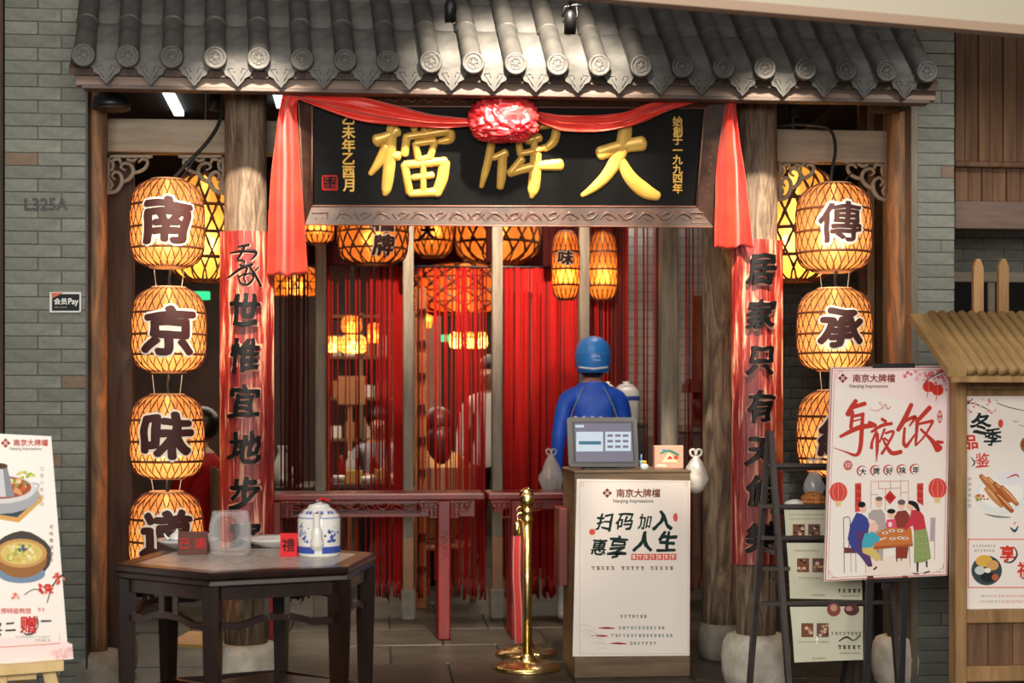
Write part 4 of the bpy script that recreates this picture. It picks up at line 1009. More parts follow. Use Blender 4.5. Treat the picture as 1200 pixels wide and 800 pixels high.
# shelf of goods at the back of the second bay and dark screens
t = thing('shelf_unit', 'wooden shelf unit with pale goods far behind the second string curtain', 'shelf', (X(415, 14.6), 14.6, 0))
xa_, xb_ = X(384, 14.6), X(462, 14.6)
for z in (.6, 1.0, 1.4, 1.8, 2.2):
    g = MB(); g.cbox(xa_, xb_, 14.6, 14.95, z, z+.03, .004); g.build('shelf_board', M_cedar, t)
for x in (xa_, (xa_+xb_)/2, xb_):
    g = MB(); g.cbox(x-.02, x+.02, 14.6, 14.95, 0, 2.25, .004); g.build('side_panel', M_cedar, t)
for i in range(12):
    x = xa_+.03+(i % 2)*.13+(i//2 % 2)*((xb_-xa_)/2); z = (1.03, 1.43, 1.83)[i//4]; g = MB(); g.cbox(x, x+.1, 14.65, 14.75, z, z+.12+.04*(i % 3), .006)
    tag(g.build('packet', [flat(('#d8cfc0', '#9c6a44', '#b5a58e')[i % 3])]), '%s packet, %s on the %s shelf of the far shelf unit' % (('cream', 'brown', 'buff')[i % 3], ('first from the left', 'second from the left', 'third from the left', 'last on the right')[i % 4], ('lowest filled', 'middle', 'top filled')[i//4]), 'packet', 'packets on the far shelf unit')
g = MB(); g.cbox(X(395, 13.2), X(428, 13.2), 13.2, 13.26, Zz(474, 13.2), Zz(441, 13.2)); g.box(X(410, 13.2)-.02, X(410, 13.2)+.02, 13.22, 13.25, 0, 1.4)
tag(g.build('menu_board', flat('#9a6f50')), 'tan notice board on a post, far inside behind the second curtain', 'board')

# ================================================================ PEOPLE
def human(name, label, loc, ang, J, E_, paint, mats, group=None):
    """J: joints name->((x,y,z),(rx,ry)); local x right, y forward"""
    names = list(J); me = bpy.data.meshes.new('skeleton'); me.from_pydata([J[n][0] for n in names], [(names.index(a), names.index(b)) for a, b in E_], [])
    o = bpy.data.objects.new('skeleton', me); COL.objects.link(o)
    sk = o.modifiers.new('skin', 'SKIN'); sk.use_smooth_shade = True
    if not me.skin_vertices: me.skin_vertices_new() if hasattr(me, 'skin_vertices_new') else None
    if not me.skin_vertices:
        import bmesh
        bm = bmesh.new(); bm.from_mesh(me); bm.verts.layers.skin.verify(); bm.to_mesh(me); bm.free()
    for i, n in enumerate(names):
        me.skin_vertices[0].data[i].radius = J[n][1]; me.skin_vertices[0].data[i].use_root = (n == 'pelvis')
    sb = o.modifiers.new('sub', 'SUBSURF'); sb.levels = 2; sb.render_levels = 2
    dg = bpy.context.evaluated_depsgraph_get(); dg.update()
    body = bpy.data.meshes.new_from_object(o.evaluated_get(dg)); bpy.data.objects.remove(o)
    t = thing(name, label, 'person', loc, group); t.rotation_euler = (0, 0, ang)
    b = bpy.data.objects.new('body', body); COL.objects.link(b); b.parent = t
    body.materials.clear()
    for m_ in mats: body.materials.append(m_)
    for p in body.polygons:
        p.material_index = paint(p.center); p.use_smooth = True
    return t
def finger_set(J, E_, side, wrist, d, spread, curl):
    w = Vector(wrist); d = Vector(d).normalized(); s_ = Vector(spread).normalized(); c_ = Vector(curl).normalized(); pre = side
    palm = w+d*.05; J[pre+'palm'] = (tuple(palm), (.034, .018)); E_.append((pre+'wrist', pre+'palm'))
    for i, (o_, L) in enumerate(((-.03, .065), (-.01, .078), (.011, .072), (.03, .056))):
        a = palm+s_*o_+d*.035; b = a+d*L*.5+c_*L*.2; c2 = b+d*L*.25+c_*L*.45
        for n_, p_, r_ in (('a', a, .011), ('b', b, .0095), ('c', c2, .008)): J[f'{pre}f{i}{n_}'] = (tuple(p_), (r_, r_))
        E_ += [(pre+'palm', f'{pre}f{i}a'), (f'{pre}f{i}a', f'{pre}f{i}b'), (f'{pre}f{i}b', f'{pre}f{i}c')]
    a = w+d*.03-s_*.035+c_*.012; b = a+d*.035-s_*.012+c_*.012
    J[pre+'ta'] = (tuple(a), (.012, .012)); J[pre+'tb'] = (tuple(b), (.009, .009)); E_ += [(pre+'palm', pre+'ta'), (pre+'ta', pre+'tb')]
def body_joints(sit=False, la=None, ra=None, feet=None, hd=(0, .03, 0), fing=True):
    zp = .5 if sit else .93
    J = {'pelvis': ((0, 0, zp), (.145, .11)), 'waist': ((0, .01, zp+.16), (.135, .1)), 'chest': ((0, .01, zp+.34), (.165, .115)), 'top': ((0, -.005, zp+.47), (.12, .085)),
         'neck': ((0, 0, zp+.555), (.056, .056)), 'jaw': ((hd[0], hd[1]+.015, zp+.62), (.062, .075)), 'head': ((hd[0], hd[1], zp+.68), (.078, .094)), 'crown': ((hd[0], hd[1]-.01, zp+.745), (.062, .075)),
         'nose': ((hd[0], hd[1]+.112, zp+.66), (.013, .013)), 'earl': ((hd[0]-.085, hd[1]-.005, zp+.665), (.012, .022)), 'earr': ((hd[0]+.085, hd[1]-.005, zp+.665), (.012, .022))}
    E_ = [('pelvis', 'waist'), ('waist', 'chest'), ('chest', 'top'), ('top', 'neck'), ('neck', 'jaw'), ('jaw', 'head'), ('head', 'crown'), ('head', 'nose'), ('head', 'earl'), ('head', 'earr')]
    zs = zp+.45
    arms = {'l': la or [(-.2, .0, zs), (-.265, .01, zs-.27), (-.24, .12, zs-.5)], 'r': ra or [(.2, .0, zs), (.265, .01, zs-.27), (.24, .12, zs-.5)]}
    for s_, (sh, el, wr) in arms.items():
        J[s_+'sh'] = (sh, (.068, .068)); J[s_+'el'] = (el, (.05, .05)); J[s_+'wrist'] = (wr, (.031, .026)); E_ += [('top', s_+'sh'), (s_+'sh', s_+'el'), (s_+'el', s_+'wrist')]
        dd_ = Vector(wr)-Vector(el)
        if fing: finger_set(J, E_, s_, wr, dd_, (0, 1, 0) if abs(dd_.z) > abs(dd_.y) else (1, 0, 0), (1 if s_ == 'l' else -1, 0, -.1) if abs(dd_.z) > abs(dd_.y) else (0, .2, -1))
    fe = feet or ({'l': [(-.1, .05, .5), (-.12, .45, .5), (-.12, .45, .08), (-.13, .58, .035)], 'r': [(.1, .05, .5), (.12, .45, .5), (.12, .45, .08), (.13, .58, .035)]} if sit else
                  {'l': [(-.09, 0, .86), (-.1, .015, .48), (-.1, -.02, .08), (-.12, .12, .035)], 'r': [(.09, 0, .86), (.1, .015, .48), (.1, -.02, .08), (.12, .12, .035)]})
    for s_, pts in fe.items():
        for n_, p_, r_ in zip(('hip', 'knee', 'ank', 'toe'), pts, ((.092, .1), (.064, .068), (.042, .045), (.036, .03))): J[s_+n_] = (p_, r_)
        E_ += [('pelvis', s_+'hip'), (s_+'hip', s_+'knee'), (s_+'knee', s_+'ank'), (s_+'ank', s_+'toe')]
    return J, E_, zp
M_skin = mat('skin', '#b98566', rough=.5); M_hair = mat('hair', '#120d0b', rough=.35)
def local_part(mb, name, mt, t): return mb.build(name, mt, t, local=True)
def face(t, hd, zp):
    g = MB()
    for s_ in (-.032, .032): g.sphere((hd[0]+s_, hd[1]+.088, zp+.685), .013, 6)
    local_part(g, 'eyes', flat('#e8e4dc'), t)
    g = MB(); 
    for s_ in (-.032, .032): g.sphere((hd[0]+s_, hd[1]+.098, zp+.685), .006, 6)
    local_part(g, 'pupils', M_hair, t)
    g = MB(); g.sphere((hd[0], hd[1]+.09, zp+.625), .022, 6, sc=(1, .5, .3)); local_part(g, 'mouth', flat('#8c4a40'), t)
# --- rider in blue, standing with his back to us
yr = 9.22; pr = P(695, HOR, yr)
J, E_, zp = body_joints(la=[(-.185, 0, 1.37), (-.235, -.02, 1.1), (-.23, .08, .87)], ra=[(.185, 0, 1.37), (.225, .08, 1.12), (.12, .2, 1.1)],
    feet={'l': [(-.1, 0, .86), (-.16, .02, .48), (-.195, -.02, .08), (-.21, .1, .035)], 'r': [(.09, 0, .86), (.11, .015, .48), (.11, -.02, .08), (.13, .12, .035)]}, hd=(0, .025, 0))
M_blue = mat('jacket_blue', '#164bc0', '#2464dc', scale=7, rough=.55, bump=.5)
def paint(c):
    if c.z > 1.475: return 0
    if c.z > .8 and not (abs(c.x+.23) < .07 and c.y > .04 and c.z < .9) and not (c.y > .25): return 1
    if c.z < .075: return 3
    if c.z < .8 and abs(c.x) < .2 or c.z < .7: return 2
    return 0
rid = human('person', 'person in a blue jacket and blue helmet, back turned, carrying a plastic bag', (pr.x, yr, 0), -.1, J, E_, paint, [M_skin, M_blue, mat('trousers_grey', '#b6b4b2', rough=.8), M_white])
g = MB(); hp = [(.102, -.10), (.112, -.07), (.119, -.03), (.121, 0), (.119, .03), (.108, .065), (.086, .095), (.055, .115), (.02, .124), (.0005, .125)]
b0 = len(g.v); g.lathe(hp, (0, 0, 0), 36)
for i in range(len(g.v)): v = g.v[i]; g.v[i] = Vector((v.x, .015+v.y*1.16, 1.632+v.z))
rid.scale = (.94, 1.0, 1.02)
hel = local_part(g, 'helmet', mat('helmet_blue', '#2f80d4', rough=.35), rid)
g = MB(); g.tube([(math.sin(2*math.pi*k/36)*.1215, .015-math.cos(2*math.pi*k/36)*.141, 1.645) for k in range(37)], .0028, 6, caps=False); local_part(g, 'seam', flat('#5c93cf'), hel)
g = MB(); g.tube([(math.sin(a_)*.113, .015-math.cos(a_)*.132, 1.553+.012*abs(a_)) for a_ in [(-1+.1*k) for k in range(21)]], .0065, 8); local_part(g, 'rim_band', flat('#d5dfe8'), hel)
def hfn(a, b, l):
    an = a/.118; return Vector((math.sin(an)*.1235, .015-math.cos(an)*.1435, 1.632+b))
g = MB()
for row, w_, h_ in ((-.002, .034, .012), (-.026, .036, .010)):
    dashes(g, lambda a, b, l: hfn(a, -b, l), .002-.0, .002+w_, -row, h_, 0, 0)
local_part(g, 'lettering', flat('#cfe0f2'), hel)
g = MB(); g.box(-.012, .0, -.1265, -.122, 1.583, 1.589); g.box(.016, .03, -.126, -.121, 1.583, 1.589); local_part(g, 'vent', M_blackmetal, hel)
g = MB(); g.sphere((0, .0, 1.56), .09, 8, sc=(.98, 1.05, .8)); local_part(g, 'hair', M_hair, rid)
g = MB(); g.lathe([(.075, 0), (.068, .03), (.07, .055), (.062, .055), (.06, 0)], (0, .003, 1.43), 24); local_part(g, 'collar', M_blue, rid)
face(rid, (0, .025), zp)
g = MB()
for s_ in (-1, 1): g.tube(crom([(s_*.06, -.085, 1.455), (s_*.10, -.112, 1.38), (s_*.145, -.115, 1.28), (s_*.165, -.10, 1.15)], 5), .0035, 6)
local_part(g, 'piping', flat('#8c98a8'), rid)
g = MB(); fb = lambda a, b, l: Vector((a, -.122, b))
for k in range(4): dashes(g, lambda a, b, l: fb(a, -b, l), -.13+k*.055, -.10+k*.055, -1.255, .03, 0, 0)
local_part(g, 'lettering', flat('#d5dde6'), rid)
# plastic bags
M_bag = mat('plastic_film', '#d6d6d2', rough=.2, spec=.8); M_bag.node_tree.nodes['Principled BSDF'].inputs['Alpha'].default_value = .42
def bag(c, rx, rz, name, label, seed, filled):
    t = thing(name, label, 'bag', (c[0], c[1], c[2]-rz)); g = MB(); n = 14
    for i in range(n+1):
        th = math.pi*i/n
        for k in range(28):
            a_ = 2*math.pi*k/28; d = Vector((math.sin(th)*math.cos(a_), math.sin(th)*math.sin(a_), math.cos(th)))
            r_ = 1+.28*noise.noise(d*2.4+Vector((seed, 0, 0)))+.12*noise.noise(d*6+Vector((seed, 0, 0))); tp = .5+.5*min(1, (1-d.z)*.8)
            g.v.append(Vector(c)+Vector((d.x*rx*r_*tp, d.y*rx*.7*r_*tp, d.z*rz)))
    for i in range(n):
        for k in range(28): g.f.append([i*28+k, i*28+(k+1) % 28, (i+1)*28+(k+1) % 28, (i+1)*28+k]); g.m.append(0); g.sm.append(True)
    g.build('film', M_bag, t)
    g = MB(); top = Vector(c)+Vector((0, 0, rz*.9))
    for s_ in (-1, 1): g.tube(crom([tuple(top), tuple(top+Vector((s_*.025, 0, .012))), tuple(top+Vector((s_*.03, 0, .035))), tuple(top+Vector((s_*.008, 0, .04))), tuple(top+Vector((0, 0, .01)))], 4), .007, 6)
    g.build('handle', M_bag, t)
    g = MB(); g.cbox(c[0]-rx*.5, c[0]+rx*.5, c[1]-rx*.3, c[1]+rx*.3, c[2]-rz*.75, c[2]-rz*.05, .01); g.build('contents', flat(filled), t)
bc = P(646, 556, 9.2); bag((bc.x, 9.2, bc.z), .075, .13, 'plastic_bag', 'crumpled clear plastic bag hanging from the rider in blue', 3, '#4d4038')
# --- guests far inside
def guest(label, px, y, ang, sit, top, hairlong, legs='#1c1a1c', hair=M_hair):
    c = P(px, HOR, y); J, E_, zp = body_joints(sit=sit, **({'la': [(-.19, 0, .95), (-.24, .08, .7), (-.12, .3, .74)], 'ra': [(.19, 0, .95), (.24, .08, .7), (.12, .3, .74)]} if sit else {}), fing=True)
    zn = zp+.53
    def pt(q):
        if q.z > zn: return 0
        if sit:
            if q.y > .22 and q.z > .66: return 0
            if q.z < .6 and (q.y > .12 or q.z < .42): return 2
            return 1
        if q.z < .42+.43 and not (abs(q.x) > .2 and q.z > .6): return 2
        if abs(q.x) > .19 and q.z < .93: return 0
        return 1
    t = human('person', label, (c.x, y, 0), ang, J, E_, pt, [M_skin, flat(top), flat(legs), M_hair], group=None)
    face(t, (0, .03), zp)
    g = MB(); g.sphere((0, -.012, zp+.735), .118, 10, sc=(.95, 1.0, 1.0))
    if hairlong: g.lathe([(.05, -.22), (.085, -.16), (.095, -.05), (.09, .05)], (0, -.04, zp+.66), 16)
    local_part(g, 'hair', hair, t)
    return c
def chair(px, y, ang, label):
    c = P(px, HOR, y); t = thing('dining_chair', label, 'chair', (c.x, y, 0), group='dining chairs inside'); t.rotation_euler = (0, 0, ang)
    g = MB(); g.cbox(-.22, .22, -.2, .22, .36, .395, .01); local_part(g, 'seat', M_cedar, t)
    for x, yy, z in ((-.21, -.21, .95), (.18, -.21, .95), (-.21, .18, .36), (.18, .18, .36)):
        g = MB(); g.cbox(x, x+.035, yy, yy+.035, 0, z, .004); local_part(g, 'leg', M_cedar, t)
    g = MB(); g.cbox(-.2, .2, -.205, -.18, .6, .93, .006); local_part(g, 'backrest', M_cedar, t)
guest('long-haired seated person in a tan coat behind the third string curtain', 513, 10.5, .25, True, '#c9a06c', True, hair=mat('hair_red', '#3a1512', rough=.4)); chair(513, 10.47, .25, 'wooden chair under the long-haired guest in the tan coat')
guest('standing person in a white shirt half hidden by the third door post', 575, 12.4, 2.6, False, '#dcd9d6', False)
guest('seated person in a red top behind the lantern string on the left', 236, 10.3, 1.2, True, '#b01616', False); chair(236, 10.28, 1.2, 'wooden chair under the guest in red')
guest('seated person in grey at the crowded table behind the second curtain', 444, 13.25, math.pi, True, '#8d8f99', False); chair(444, 13.28, math.pi, 'wooden chair under the guest in grey')
# ================================================================ HEXAGONAL TABLE
TC = Vector((-.4964, 5.7182, 0)); TR, TH, TZ = .5031, -1.7646, .788
hexp = lambda k, r, z: Vector((TC.x+r*math.cos(TH+math.pi/3*k), TC.y+r*math.sin(TH+math.pi/3*k), z))
tb = thing('hexagonal_table', 'dark lacquered hexagonal table with a grey marble top in front of the entrance', 'table', TC)
g = MB(); rings = [(TR-.012, TZ-.052), (TR-.004, TZ-.046), (TR-.012, TZ-.032), (TR, TZ-.022), (TR+.002, TZ-.008), (TR-.006, TZ), (TR-.075, TZ), (TR-.08, TZ-.004)]
vs = [hexp(k, r_, z_) for r_, z_ in rings for k in range(6)]
g.add(vs, [(i*6+k, i*6+(k+1) % 6, (i+1)*6+(k+1) % 6, (i+1)*6+k) for i in range(len(rings)-1) for k in range(6)]+[tuple(range(5, -1, -1))]); g.build('tabletop', M_lacq, tb)
g = MB(); g.prism([hexp(k, TR-.081, TZ-.02) for k in range(6)], (0, 0, .019)); g.build('marble_inset', M_marble, tb)
def leg6(k):
    g = MB(); a = hexp(k, TR-.045, 0); rd = (a-TC).normalized(); tg = Vector((-rd.y, rd.x, 0)); vs = []
    for z, s_ in ((0, .020), (.25, .022), (.6, .029), (TZ-.05, .030)):
        for dx, dy in ((-1, -1), (1, -1), (1, 1), (-1, 1)): vs.append(Vector((a.x, a.y, z))+rd*dx*s_+tg*dy*s_)
    g.add(vs, [(3, 2, 1, 0), (12, 13, 14, 15)]+[(i*4+j, i*4+(j+1) % 4, i*4+4+(j+1) % 4, i*4+4+j) for i in range(3) for j in range(4)]); g.build('leg', M_lacq, tb)
for k in range(6): leg6(k)
for k in range(6):
    a, b = hexp(k, TR-.045, 0), hexp(k+1, TR-.045, 0); nrm = ((a+b)/2-TC); nrm.z = 0; nrm.normalize()
    at_ = lambda t, z: a.lerp(b, t)+Vector((0, 0, z))
    g = MB(); g.beam(at_(0, TZ-.075), at_(1, TZ-.075), .022, .05, (0, 0, 1)); g.build('apron', M_lacq, tb)
    g = MB()     # humped stretcher under the apron
    pts = [(0, .60), (.12, .60), (.22, .60), (.3, .612), (.38, .622), (.5, .624), (.62, .622), (.7, .612), (.78, .60), (.88, .60), (1, .60)]
    lo = [at_(t, z-.018)-nrm*.01 for t, z in pts]; hi = [at_(t, z+.006)-nrm*.01 for t, z in pts]
    g.prism(lo+hi[::-1], nrm*.02); g.build('humped_stretcher', M_lacq, tb)
    g = MB()
    for t in (.42, .58): g.beam(at_(t, .61), at_(t, TZ-.09), .018, .018, (1, 0, 0))
    g.build('strut', M_lacq, tb)
    g = MB(); g.beam(at_(0, .27), at_(1, .27), .02, .028, (0, 0, 1)); g.build('low_stretcher', M_lacq, tb)
g = MB(); g.beam(hexp(0, TR-.045, .27), hexp(3, TR-.045, .27), .022, .03); g.beam(hexp(1, TR-.045, .27), hexp(4, TR-.045, .27), .022, .03); g.beam(hexp(2, TR-.045, .27), hexp(5, TR-.045, .27), .022, .03); g.build('cross_stretcher', M_lacq, tb)
g = MB(); g.prism([hexp(1, .3, .288), hexp(2, .34, .288), hexp(3, .3, .288), hexp(4, .2, .288), hexp(0, .2, .288)], (0, 0, .014)); g.build('low_shelf', M_lacq, tb)
zt = TZ-.0005
# folder lying on the low stretchers
a = PZ(200, 757, .30); g = MB(); pts = [PZ(x, y, .302) for x, y in ((196, 757), (246, 759), (262, 744), (222, 742))]; g.prism(pts, (0, 0, .012)); tag(g.build('folder', mat('folder_yellow', '#a8883a', rough=.5)), 'yellow folder lying on the low stretchers of the hexagonal table', 'folder')
# things on the table
def pt(px, py): return PZ(px, py, zt)
k1 = lambda p: (p.y)/F
c = pt(373, 653); k_ = c.y/F; Rj = 25*k_; c = Vector((c.x, c.y+Rj*.9, zt))
jar = thing('tea_jar', 'blue and white porcelain teapot jar with a white spout on the hexagonal table', 'teapot', c)
g = MB(); g.lathe([(Rj*.93, 0), (Rj*.97, .004), (Rj, .012), (Rj, .148), (Rj*.96, .158), (Rj*.74, .176), (Rj*.55, .184), (Rj*.52, .190), (Rj*.5, .190), (Rj*.5, .17)], c, 40); g.build('body', M_white, jar)
g = MB(); g.lathe([(Rj*.5, .186), (Rj*.5, .194), (Rj*.36, .200), (Rj*.12, .203), (Rj*.16, .212), (.0005, .215)], c, 28); g.build('lid', M_white, jar)
g = MB(); g.tube(crom([(c.x-.004, c.y-Rj*.9, zt+.045), (c.x-.004, c.y-Rj*1.16, zt+.07), (c.x-.004, c.y-Rj*1.22, zt+.11), (c.x-.004, c.y-Rj*1.34, zt+.172)], 5), [.026]*5+[.02]*5+[.014]*6, 14, caps=False); g.build('spout', M_white, jar)
g = MB(); g.sphere((c.x-.004, c.y-Rj*1.26, zt+.165), .009, 6); g.build('spout_mouth', flat('#2a2622'), jar)
def jfn(a, b, l): return Vector((c.x+(Rj+.0008)*math.sin(a/Rj), c.y-(Rj+.0008)*math.cos(a/Rj), zt+b))
g = MB()
for b0, b1 in ((.014, .04),):
    for k in range(36):
        a0, a1 = -math.pi*Rj+k*2*math.pi*Rj/36, -math.pi*Rj+(k+1)*2*math.pi*Rj/36
        if abs((a0+a1)/2-.0) < .016 or abs((a0+a1)/2) > .17: continue
        g.add([jfn(a0, b0, 0), jfn(a1, b0, 0), jfn(a1, b1, 0), jfn(a0, b1, 0)], [(0, 1, 2, 3)])
for k in range(72):
    a0 = -math.pi*Rj+k*2*math.pi*Rj/72; g.add([jfn(a0, .146, 0), jfn(a0+Rj*.05, .146, 0), jfn(a0+Rj*.05, .152, 0), jfn(a0, .152, 0)], [(0, 1, 2, 3)])
rj = random.Random(4)
for cx_, n_ in ((.052, 34), (-.066, 26), (.0, 0)):
    for k in range(n_):
        u_ = cx_+rj.gauss(0, .014); v_ = .058+abs(rj.gauss(0, .03)); v_ = min(v_, .13); s_ = rj.uniform(.002, .006)
        g.add([jfn(u_+s_*math.cos(a_)*rj.uniform(.6, 1.2), v_+s_*math.sin(a_), 0) for a_ in (0, .9, 1.8, 2.7, 3.6, 4.5, 5.4)], [tuple(range(7))])
g.build('blue_painting', M_glaze_blue, jar)
g = MB()
for k in range(30):
    a_ = 2*math.pi*k/30; r0_, r1_ = Rj*.92, Rj*.78; z0_, z1_ = .1640, .1745
    if k % 3: g.add([c+Vector((r0_*math.cos(a_), r0_*math.sin(a_), z0_)), c+Vector((r0_*math.cos(a_+.16), r0_*math.sin(a_+.16), z0_)), c+Vector((r1_*math.cos(a_+.16), r1_*math.sin(a_+.16), z1_)), c+Vector((r1_*math.cos(a_), r1_*math.sin(a_), z1_))], [(0, 1, 2, 3)])
g.build('shoulder_pattern', flat('#5b6db8', .2), jar)
g = MB(); g.tube(crom([(c.x-Rj*.55, c.y, zt+.185), (c.x-Rj*.2, c.y-.02, zt+.205), (c.x+Rj*.3, c.y-.01, zt+.212), (c.x+Rj*.58, c.y, zt+.186)], 5), .003, 6); g.build('wire_handle', M_blackmetal, jar)
g = MB(); g.tube(crom([(c.x+.0, c.y-.02, zt+.212), (c.x+.015, c.y-.02, zt+.222), (c.x+.03, c.y-.01, zt+.214), (c.x+.04, c.y, zt+.21)], 4), .005, 6); g.build('red_cord', flat('#c22a22'), jar)
# glass mug lying with its mouth to us
c = pt(268, 652); k_ = c.y/F; 
mug = thing('glass_mug', 'large clear faceted glass mug on the hexagonal table beside the brown card', 'glass', c)
Rm = 24*k_; ax = Vector((-.28, -1, .25)).normalized(); cc = c+Vector((0, .09, 29*k_))
def ring_tube(q, prof, ax, o, n=32, mi=0, facet=0):
    rgt = ax.cross(Vector((0, 0, 1))).normalized(); up_ = rgt.cross(ax).normalized(); vs = []
    for r_, d_ in prof:
        for k in range(n): a_ = 2*math.pi*k/n; f_ = 1+facet*math.cos(8*a_); vs.append(o+ax*d_+(rgt*math.cos(a_)+up_*math.sin(a_))*r_*f_)
    fs = [(i*n+k, i*n+(k+1) % n, (i+1)*n+(k+1) % n, (i+1)*n+k) for i in range(len(prof)-1) for k in range(n)]
    fs += [tuple(range(n-1, -1, -1)), tuple(range((len(prof)-1)*n, len(prof)*n))]
    q.add(vs, fs, mi, True)
g = MB(); cc2 = Vector((cc.x, cc.y-.03, zt))
g.lathe([(Rm*.80, 0), (Rm*.9, .006), (Rm*.98, .03), (Rm, .07), (Rm*.99, .12), (Rm*.9, .158), (Rm*.86, .17), (Rm*.80, .17), (Rm*.84, .15), (Rm*.92, .11), (Rm*.92, .04), (Rm*.8, .022), (.0005, .018)], cc2, 36, fn=lambda a, z: 1+(.018*math.cos(9*a) if z < .13 else 0)); g.build('glass_body', M_mug, mug)
g = MB(); n_ = 28; rg = 18*k_; o_ = cc2+Vector((-.003, -Rm*.98, .108)); g.tube([o_+Vector((rg*math.cos(6.2832*k/n_), -.02-.004*math.sin(6.2832*k/n_), rg*math.sin(6.2832*k/n_))) for k in range(n_+1)], .0075, 10, caps=False); g.build('ring_handle', M_mug, mug)
# plates and teaware
def plate(px, py, rp, label):
    c = pt(px, py); k_ = c.y/F; R_ = rp*k_; g = MB(); c = Vector((c.x, c.y, zt))
    g.lathe([(R_*.5, 0), (R_*.55, .003), (R_*.62, .008), (R_*.9, .026), (R_, .036), (R_*.985, .038), (R_*.88, .03), (R_*.58, .013), (.0005, .011)], c, 40)
    tag(g.build('plate', M_white), label, 'plate'); return c, R_
cp, Rp = plate(220, 642, 36, 'white dish holding small teapots at the left of the hexagonal table')
plate(322, 640, 38, 'empty white dish between the glass mug and the blue and white jar')
def teapot(c, r_, label, spout):
    t = thing('small_teapot', label, 'teapot', c, group='small teapots on the white dish')
    g = MB(); g.lathe([(r_*.6, 0), (r_*.95, r_*.35), (r_, r_*.8), (r_*.85, r_*1.3), (r_*.45, r_*1.6), (r_*.4, r_*1.65)], c, 24); g.build('body', M_white, t)
    g = MB(); g.lathe([(r_*.42, r_*1.63), (r_*.25, r_*1.8), (.001, r_*1.85)], c, 16); g.sphere((c.x, c.y, c.z+r_*1.95), r_*.16, 6); g.build('lid', M_white, t)
    g = MB(); g.tube([c+Vector((spout*r_*.8, 0, r_*.7)), c+Vector((spout*r_*1.35, 0, r_*1.0)), c+Vector((spout*r_*1.6, 0, r_*1.5))], [r_*.22, r_*.16, r_*.1], 10); g.build('spout', M_white, t)
    g = MB()
    for z, r2 in ((.55, 1.003), (.75, 1.01)):
        pts = [c+Vector((r_*r2*math.cos(6.2832*k/24), r_*r2*math.sin(6.2832*k/24), r_*z)) for k in range(25)]; g.tube(pts, r_*.05, 4, caps=False)
    g.build('blue_band', M_glaze_blue, t)
teapot(cp+Vector((-.04, -.02, .014)), .032, 'small blue banded teapot, left one on the white dish', -1)
teapot(cp+Vector((.03, .0, .014)), .026, 'small blue banded teapot, right one on the white dish', 1)
def cup(c, label):
    t = thing('tea_cup', label, 'cup', c, group='tea cups on the white dish'); g = MB(); g.lathe([(.012, 0), (.014, .006), (.024, .028), (.025, .036), (.023, .036), (.02, .02), (.0005, .01)], c, 20); g.build('body', M_white, t)
cup(cp+Vector((-.005, .055, .016)), 'white tea cup behind the two small teapots, left one'); cup(cp+Vector((.06, .045, .018)), 'white tea cup behind the two small teapots, right one')
def card(px0, px1, py0, py1, col, s, tc, label, yoff=0):
    c = pt((px0+px1)/2, py1); t = thing('table_card', label, 'card', c); y = c.y
    a, b, c2, d = [P(x, yy, y) for x, yy in ((px0, py1), (px1, py1), (px1, py0), (px0, py0))]
    a.z = b.z = zt; lean_ = Vector((0, .018, 0)); c2 += lean_; d += lean_
    g = MB(); g.prism([a, b, c2, d], (0, .002, 0)); g.prism([a+Vector((0, .055, 0)), b+Vector((0, .055, 0)), c2+Vector((0, .002, 0)), d+Vector((0, .002, 0))], (0, .002, 0)); g.build('folded_card', flat(col), t)
    pl = Pl(a, (0, -(d.z-a.z), .018)); g = MB()
    for i, ch in enumerate(s): text(g, lambda u, v, l: pl.at(u, v, .001), ch, px0+(px1-px0)*(i+.5)/len(s), (py0+py1)/2, (px1-px0)/len(s)*.8, off=.015, wob=.04)
    g.build('lettering', flat(tc), t)
card(208, 243, 623, 650, '#5d3a33', '已满', '#b8242a', 'brown folded card with two red characters on the hexagonal table')
card(328, 348, 625, 652, '#d1242a', '禮', '#2c0d0d', 'red folded card with a dark character beside the blue and white jar')

# ================================================================ BRASS STANCHIONS
def stanchion(px, y, label):
    c = P(px, HOR, y); c = Vector((c.x, y, 0)); t = thing('stanchion', label, 'stanchion', c, group='brass stanchions')
    g = MB(); g.lathe([(.17, 0), (.175, .006), (.172, .014), (.15, .028), (.09, .038), (.05, .045), (.045, .06), (.034, .066), (.03, .08), (.001, .08)], c, 40); g.build('base', M_brass, t)
    g = MB(); g.lathe([(.024, .07), (.024, .78)], c, 20); g.build('pole', M_brass, t)
    g = MB(); g.lathe([(.026, .76), (.034, .765), (.036, .775), (.03, .785), (.026, .80), (.034, .81), (.034, .82), (.02, .835), (.018, .84)], c, 24); g.sphere(c+Vector((0, 0, .873)), .040, 10); g.build('ball_top', M_brass, t)
    g = MB(); g.tube([c+Vector((-.035-.018*math.cos(6.2832*k/12), 0, .79+.018*math.sin(6.2832*k/12))) for k in range(13)], .004, 6, caps=False); g.build('ring', M_brass, t); return c
c1 = stanchion(618, 7.68, 'brass stanchion with a ball top standing in front of the counter side')
c2 = stanchion(617, 8.12, 'brass stanchion hidden behind the front one, only its base showing')
t = thing('velvet_rope', 'red velvet rope hanging down beside the front brass stanchion', 'rope', (c1.x-.06, c1.y, .09))
g = MB(); g.tube(crom([(c1.x-.052, c1.y+.01, .70), (c1.x-.055, c1.y+.02, .5), (c1.x-.045, c1.y+.03, .3), (c1.x-.04, c1.y+.05, .13)], 6), .019, 12); g.build('rope', M_velvet, t)
g = MB(); g.tube([(c1.x-.052, c1.y+.01, .69), (c1.x-.052, c1.y+.005, .76)], [.02, .014], 12); g.tube([(c1.x-.052, c1.y, .76), (c1.x-.05, c1.y, .785)], .005, 6); g.build('brass_end', M_brass, t)

